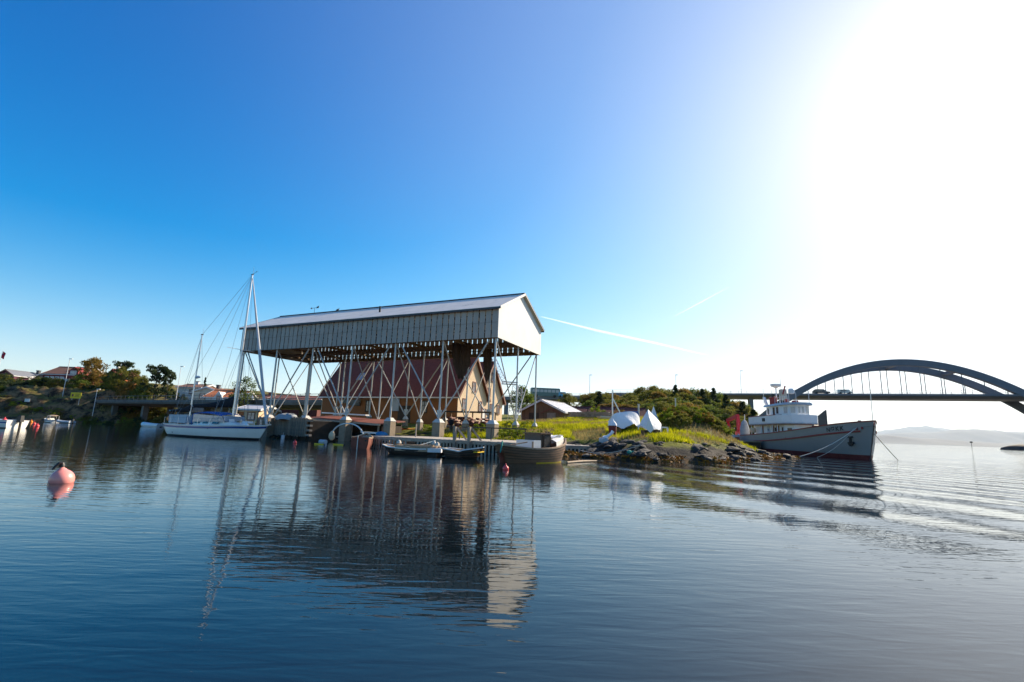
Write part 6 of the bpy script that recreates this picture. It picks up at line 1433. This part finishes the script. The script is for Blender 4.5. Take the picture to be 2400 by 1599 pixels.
# trees and hedges of the left shore
plant_px('broad_autumn', 222, 839, 116, 'large bushy tree right of the big red house', 'tree', 'tree', 6.8)
plant_px('pine', 293, 848, 114, 'tall ragged pine right of the orange house', 'tree', 'pine_tree', 5.5)
plant_px('broad_olive', 318, 868, 112, 'olive tree leaning against the ragged pine', 'tree', 'tree', 5.0)
for px, yt, Y, w_, k_, lb in ((266, 872, 113, 5.0, 'broad_green', 'green tree in front of the orange house'), (285, 862, 110, 4.6, 'broad_olive', 'tall olive tree left of the ragged pine'), (340, 886, 109, 5.0, 'broad_olive', 'rounded olive tree left of the flat-topped pine'), (305, 896, 107, 5.0, 'broad_autumn', 'brownish tree below the ragged pine'), (190, 878, 113, 4.5, 'broad_dark' if False else 'broad_green', 'green tree below the large bushy tree'), (328, 905, 106, 4.2, 'broad_green', 'low green tree at the left end of the road bridge')):
    plant_px(k_, px, yt, Y, lb, 'tree', 'tree', w_)
plant_px('pine', 372, 858, 108, 'dark flat-topped pine above the road bridge', 'tree', 'pine_tree', 6.0)
plant_px('pine', 398, 870, 109, 'smaller dark pine beside the flat-topped pine', 'tree', 'pine_tree', 4.2)
plant_px('conifer', 482, 885, 116, 'small dark spruce above the beige gable', 'tree', 'spruce_tree', 2.2)
plant_px('round_tree', 579, 887, 72, 'round airy tree seen behind the forestay', 'tree', 'tree', 5.4)
plant_px('broad_green', 5, 905, 106, 'green tree at the left edge below the plum house', 'tree', 'tree', 4.2)
LEFT_MARKS = [(5, 'below the plum house'), (45, 'below the white house'), (82, 'below the brown roofed house'), (115, 'left of the tall lamp post'), (148, 'at the tall lamp post'), (178, 'at the yellow sign'), (217, 'at the lower lamp post'), (260, 'below the orange house'), (293, 'below the ragged pine'), (330, 'left of the flat-topped pine'), (372, 'below the flat-topped pine'), (413, 'at the bridge lamp post'), (440, 'behind the mizzen mast')]
GL = 'bushes and hedges of the left shore'
random.seed(11)
for k in range(26):
    px = random.uniform(-5, 120); yt = random.uniform(893, 915); q = at(px, yt, random.uniform(110, 117)); plant(random.choice(('bush_dark', 'bush_olive')), q[0], q[1], random.uniform(1.8, 2.8), 'hedge bush below the hill houses %s' % near(px, LEFT_MARKS), 'bush', 'bush', random.uniform(3, 4.4), GL)
for k in range(20):
    px = random.uniform(120, 250); q = at(px, 900, random.uniform(111, 118)); plant(random.choice(('bush_dark', 'bush_olive', 'bush_autumn')), q[0], q[1], random.uniform(1.5, 2.8), 'scrubby bush above the cliff %s' % near(px, LEFT_MARKS), 'bush', 'bush', random.uniform(2.4, 4), GL)
for k in range(34):
    px = random.uniform(245, 420); q = at(px, 930, random.uniform(104, 116) if px > 300 else random.uniform(112, 120)); key = random.choice(('broad_olive', 'bush_olive', 'bush_autumn', 'bush_dark')); tr_ = key.startswith('broad')
    plant(key, q[0], q[1], random.uniform(2.4, 3.6) if tr_ else random.uniform(1.8, 3), ('low olive tree behind the road bridge %s' if tr_ else 'scrubby bush behind the road bridge %s') % near(px, LEFT_MARKS), 'tree' if tr_ else 'bush', 'tree' if tr_ else 'bush', random.uniform(2.6, 4), GL)
for k in range(30):
    px = random.uniform(215, 445); Yb = np.interp(px, [200, 450], [104, 84]); q = at(px, 985, Yb - random.uniform(1, 7)); plant(random.choice(('bush_dark', 'bush_autumn', 'bush_olive', 'bush_olive')), q[0], q[1], random.uniform(1.0, 2.6), 'dark scrub under the road bridge %s' % near(px, LEFT_MARKS), 'bush', 'bush', random.uniform(2, 3.6), GL)
for k in range(20):
    px = random.uniform(0, 215); q = at(px, 985, random.uniform(101.5, 105)); plant(random.choice(('bush_lime', 'bush_lime', 'bush_autumn')), q[0], q[1], random.uniform(.5, 1.1), 'low shore scrub at the foot of the cliff %s' % near(px, LEFT_MARKS), 'bush', 'bush', random.uniform(1.5, 3), GL)
for px, Y, h in ((296, 96, 2.4), (322, 95, 1.3), (515, 66, 1.6), (612, 60, 1.2)):
    q = at(px, 985, Y); plant('bush_lime', q[0], q[1], h, 'yellow-green bush on the bank %s' % ({296: 'below the road bridge end', 322: 'right of the tallest yellow-green bush', 515: 'behind the sailing boat cabin', 612: 'behind the sailing boat bow'}[px]), 'bush', 'bush', h * 1.1)

# vehicle parked up on the low road bridge
cq = at(588, 938, 86); ca = car('parked_car', 'pale car crossing the low road bridge right of the main mast', 'car', (cq[0], 82, at(588, 940, 80)[2]), V2A + math.pi, 4.6, 1.8, 1.7, 'car_silver')
cz_ = (V2.location.x, V2.location.y); dx = cq[0] - cz_[0]; f_ = dx / math.cos(V2A); ca.location = (cq[0], cz_[1] + f_ * math.sin(V2A), at(246, 943, 114)[2] + (at(900, 947, 64)[2] - at(246, 943, 114)[2]) * f_ / math.hypot(at(900, 947, 64)[0] - at(246, 943, 114)[0], 50) + .02)

# ------------------------------------------------------------------ small craft on the left
def motorboat(label, p, rz, L, hood=True, stripe='stripe_blue', name='motorboat'):
    o = thing(name, label, 'motorboat', (p[0], p[1], 0), rz); k = L / 5
    hh_ = Hull([(-2.4 * k, -2.3 * k, .62 * k, .85 * k, -.2 * k, .35), (-.8 * k, -.8 * k, .64 * k, .95 * k, -.25 * k, .4), (1 * k, .9 * k, .72 * k, .82 * k, -.25 * k, .55), (2.0 * k, 1.7 * k, .84 * k, .42 * k, -.2 * k, .8), (2.6 * k, 1.9 * k, .92 * k, .03, -.15 * k, .9)], 9)
    hh_.skin().build('hull', 'gel_white', o, smooth=50); hh_.deck(-.03).build('deck', 'gel_white', o); hh_.gunwale(.05 * k, .05 * k).build('fender_rail', 'plastic_grey', o); hh_.band(lambda S: S[2] - .24 * k, lambda S: S[2] - .14 * k, .012).build('stripe', stripe, o); hh_.band(lambda S: -.1, lambda S: .07, .012).build('waterline_stripe', 'boot_black', o)
    MB().add([(.1 * k, -.7 * k, .66 * k), (1.6 * k, -.5 * k, .74 * k), (1.6 * k, .5 * k, .74 * k), (.1 * k, .7 * k, .66 * k), (.25 * k, -.6 * k, .98 * k), (1.1 * k, -.4 * k, .95 * k), (1.1 * k, .4 * k, .95 * k), (.25 * k, .6 * k, .98 * k)], [(4, 5, 6, 7), (0, 1, 5, 4), (1, 2, 6, 5), (2, 3, 7, 6), (3, 0, 4, 7)]).build('cuddy', 'gel_white', o)
    MB().add([(.30 * k, -.62 * k, .98 * k), (.85 * k, -.45 * k, .96 * k), (.85 * k, .45 * k, .96 * k), (.30 * k, .62 * k, .98 * k), (-.05 * k, -.55 * k, 1.4 * k), (.45 * k, -.4 * k, 1.42 * k), (.45 * k, .4 * k, 1.42 * k), (-.05 * k, .55 * k, 1.4 * k)], [(0, 1, 5, 4), (1, 2, 6, 5), (2, 3, 7, 6)]).build('windscreen', 'pane_pale', o)
    if hood:
        MB().grid([[(x * k, y * k, z * k) for y, z in ((-.8, zz_ - .12), (-.6, zz_), (0, zz_ + .06), (.6, zz_), (.8, zz_ - .12))] for x, zz_ in ((.4, 1.45), (-.2, 1.62), (-1.2, 1.62), (-1.7, 1.55))]).build('canopy', 'house_pale', o, smooth=True)
        for x in (-.2, -1.6):
            for s in (-1, 1): MB().tube((x * k, s * .8 * k, .62 * k), (x * k, s * .78 * k, 1.5 * k), .03).build('canopy_leg', 'trim_white', o)
    mt = MB().box((-2.55 * k, 0, .75 * k), (.35 * k, .3 * k, .5 * k), 0, .8).build('outboard', 'black', o); MB().box((-2.6 * k, 0, .2 * k), (.12 * k, .1 * k, .8 * k)).build('outboard_leg', 'black', mt)
    return o
pm_ = gz(113, 990); motorboat('white motorboat with a pale canopy near the left shore', (-86.5, 93), R(152), 4.2)
pm2 = gz(14, 1003); motorboat('white motorboat with a dark stripe cut by the left edge', (pm2[0] - 1.6, pm2[1] - .2, 0), R(178), 6.2, False)
def dinghy(label, p, rz, L, m, motor=True, tr=.2):
    o = thing('dinghy', label, 'dinghy', (p[0], p[1], 0), rz); k = L / 3.2
    rows = []
    for s in (-1, 1):
        MB().path([(-1.5 * k, s * .6 * k, .22), (0, s * .66 * k, .24), (1.0 * k, s * .5 * k, .30), (1.55 * k, 0.02 * s, .42)], tr * k, 8).build('tube', m, o, smooth=True)
    MB().box((-.2 * k, 0, .12), (2.4 * k, 1.0 * k, .08)).build('floor', 'plastic_grey', o); MB().box((-1.35 * k, 0, .3), (.08, 1.0 * k, .4)).build('transom', 'trim_white', o); MB().box((-.2 * k, 0, .36), (.3 * k, 1.1 * k, .05)).build('seat', 'boat_brown_light', o)
    if motor: mo_ = MB().box((-1.55 * k, 0, .62), (.28, .25, .4), 0, .8).build('outboard', 'black', o); MB().box((-1.6 * k, 0, .15), (.1, .08, .7)).build('outboard_leg', 'black', mo_)
    return o
dinghy('white inflatable dinghy just left of the sailing boat stern', gz(357, 1001), R(172), 3.6, 'gel_white', False, .33)
dinghy('dark small boat with an outboard left of the white dinghy', gz(322, 997), R(178), 3.2, 'cover_navy')
dinghy('dark dinghy with an outboard right of the canopied motorboat', gz(152, 992), R(178), 3.0, 'plastic_grey')
for px, py, r_, m_, lb in ((209, 987, .24, 'buoy_orange', 'orange buoy on the beach right of the dinghies'), (73, 990, .24, 'buoy_orange', 'orange buoy left of the canopied motorboat'), (80, 995, .2, 'buoy_red', 'red buoy left of the canopied motorboat'), (87, 1000, .2, 'buoy_red', 'red buoy nearest the canopied motorboat bow'), (41, 982, .22, 'yellow', 'yellow buoy beside the motorboat at the left edge')):
    ball_buoy(lb, gz(px, max(py, 990)), r_, m_, collar=m_, group='small buoys on the left')
b_ = gz(12, 981, 1.1); ball_buoy('red ball fender on the motorboat at the left edge', (pm2[0] - .1, pm2[1] - .2), .2, 'buoy_red', collar='buoy_red').location.z = .66
# navigation mark and skerry on the open water
a_, b_ = at(2278, 1050, 330), at(2278, 1036, 330); o = thing('sea_mark', 'thin dark navigation mark standing in the fjord', 'sea mark', (a_[0], a_[1], -1)); MB().tube((0, 0, 0), (0, 0, b_[2] + .6), .12).build('staff', 'black', o); MB().box((0, 0, b_[2] + .8), (1.0, 1.0, .9)).build('topmark', 'black', o)
p = at(2420, 1052, 300); o = kind(MB().grid([[(p[0] + 16 * f * math.cos(t) * (1 + .2 * math.sin(3 * t)), 300 + 9 * f * math.sin(t), z) for t in np.linspace(0, 2 * math.pi, 33)[:-1]] for f, z in ((1, -1), (.92, 1.2), (.7, 2.6), (.4, 3.6), (.05, 3.9))], True).build('skerry', 'rock_dark', None, smooth=True), 'structure')

# ------------------------------------------------------------------ grass, weeds and seaweed
def blades(name, n, test, hmin, hmax, m, box, seed, wd=.02):
    r = np.random.default_rng(seed); V = []; F = []
    xs = r.uniform(box[0], box[1], n * 3); ys = r.uniform(box[2], box[3], n * 3); cnt = 0
    for x, y in zip(xs, ys):
        z = ground(x, y)
        if not test(x, y, z): continue
        h = r.uniform(hmin, hmax); a = r.uniform(0, 6.28); lx, ly = r.normal(0, .35, 2) * h; w_ = wd * r.uniform(.7, 1.5)
        b = len(V); V += [(x - w_ * math.cos(a), y - w_ * math.sin(a), z - .03), (x + w_ * math.cos(a), y + w_ * math.sin(a), z - .03), (x + lx, y + ly, z + h)]; F.append((b, b + 1, b + 2)); cnt += 1
        if cnt >= n: break
    return kind(link(name, npmesh(name, np.array(V), np.array(F), 3), m), 'stuff')
def patch(x, y, s=.35, o=0): return mnoise.noise(Vector((x * s, y * s, 4.4 + o)))
tag(blades('grass', 60000, lambda x, y, z: z > .50 + .3 * patch(x, y, .9) and patch(x, y) > -.05 and (y > 36 or x > 4.5), .12, .36, 'grass_blade', (-6, 24, 30, 62), 3, .03), 'bright yellow-green grass covering the point', 'grass')
tag(blades('dry_grass', 14000, lambda x, y, z: z > .9 and patch(x, y) < -.05, .12, .38, 'grass_dry', (-6, 24, 31, 62), 4, .025), 'dry brown grass tufts among the green', 'grass')
tag(blades('cliff_grass', 9000, lambda x, y, z: z > 1.0 and patch(x, y, .2) > -.2, .3, .8, 'grass_dry', (-125, -62, 101, 116), 5, .10), 'dry grass on the cliff of the left shore', 'grass')
def weed(n, box, seed):
    r = np.random.default_rng(seed); C_ = []; Rr = []
    while len(C_) < n:
        x, y = r.uniform(box[0], box[1]), r.uniform(box[2], box[3]); z = ground(x, y)
        if -.05 < z < .26 and patch(x, y, .8, 3) > -.25: C_.append((x, y, z + .03)); Rr.append(r.uniform(.10, .26))
        elif r.random() < .00002: break
    V, F = leaves(np.array(C_), np.array(Rr), 14, .06, .35, seed); return V, F
V, F = weed(1500, (3, 26, 26, 43), 6)
tag(kind(link('seaweed', npmesh('seaweed', V, F, 4), 'seaweed'), 'stuff'), 'rust orange seaweed along the foot of the rocks', 'seaweed')
# loose shore rocks
rm_ = []
for k in range(6):
    bm = bmesh.new(); bmesh.ops.create_icosphere(bm, subdivisions=2, radius=1)
    for v in bm.verts: v.co *= 1 + .35 * mnoise.fractal(v.co * 1.1 + Vector((k * 9, 0, 0)), .8, 2, 4); v.co.z *= .6
    me = bpy.data.meshes.new('rock'); bm.to_mesh(me); bm.free(); me.materials.append(MAT['rock_dark']); rm_.append(me)
cnt = 0
for k in range(4000):
    x, y = random.uniform(4.5, 25), random.uniform(27, 42); z = ground(x, y)
    if (.02 < z < .75 and random.random() < .5) or (.75 <= z < 1.0 and x > 6 and y < 38 and random.random() < .35):
        o = link('shore_rock', random.choice(rm_), None, None, (x, y, z), (random.uniform(-.3, .3), random.uniform(-.3, .3), random.uniform(0, 6.3))); s = random.uniform(.12, .38); o.scale = (s * random.uniform(1, 1.8), s, s * random.uniform(.6, 1)); tag(o, ('large' if s > .27 else 'small') + ' dark rock on the shore ' + near(proj((x, y, z))[0], [(1380, 'beside the pier stub'), (1450, 'below the grey barrel'), (1520, 'below the covered boats'), (1600, 'below the mound'), (1680, 'right of the mound'), (1760, 'left of the ship hull'), (1840, 'at the tip of the point')]) + (' near the water' if z < .3 else ' near the grass'), 'rock', 'dark rocks along the shore'); cnt += 1
    if cnt > 150: break

# ------------------------------------------------------------------ contrails high in the sky, beyond the haze
cm_ = bpy.data.materials.new('contrail_ice'); cm_.use_nodes = True; t_ = cm_.node_tree
for n in list(t_.nodes):
    if n.type == 'BSDF_PRINCIPLED': t_.nodes.remove(n)
tr_ = N(t_, 'ShaderNodeBsdfTransparent'); df_ = N(t_, 'ShaderNodeBsdfTranslucent'); df_.inputs[0].default_value = (1, 1, 1, 1); mx_ = N(t_, 'ShaderNodeMixShader'); mx_.inputs[0].default_value = .16
t_.links.new(tr_.outputs[0], mx_.inputs[1]); t_.links.new(df_.outputs[0], mx_.inputs[2]); t_.links.new(mx_.outputs[0], t_.nodes['Material Output'].inputs['Surface'])
for pts, r_, lb in (([(1268, 742), (1400, 775), (1540, 805), (1655, 832)], 75, 'long faint contrail slanting down right of the shed'), ([(1580, 742), (1640, 710), (1708, 673)], 40, 'short faint contrail high over the wooded hill')):
    P_ = [at(x, y, 28000) for x, y in pts]; o = thing('contrail', lb, 'contrail', P_[0]); MB().path([tuple(q - P_[0]) for q in P_], [r_ * .3] + [r_] * (len(P_) - 2) + [r_ * .3], 10).build('trail', cm_, o, smooth=True)
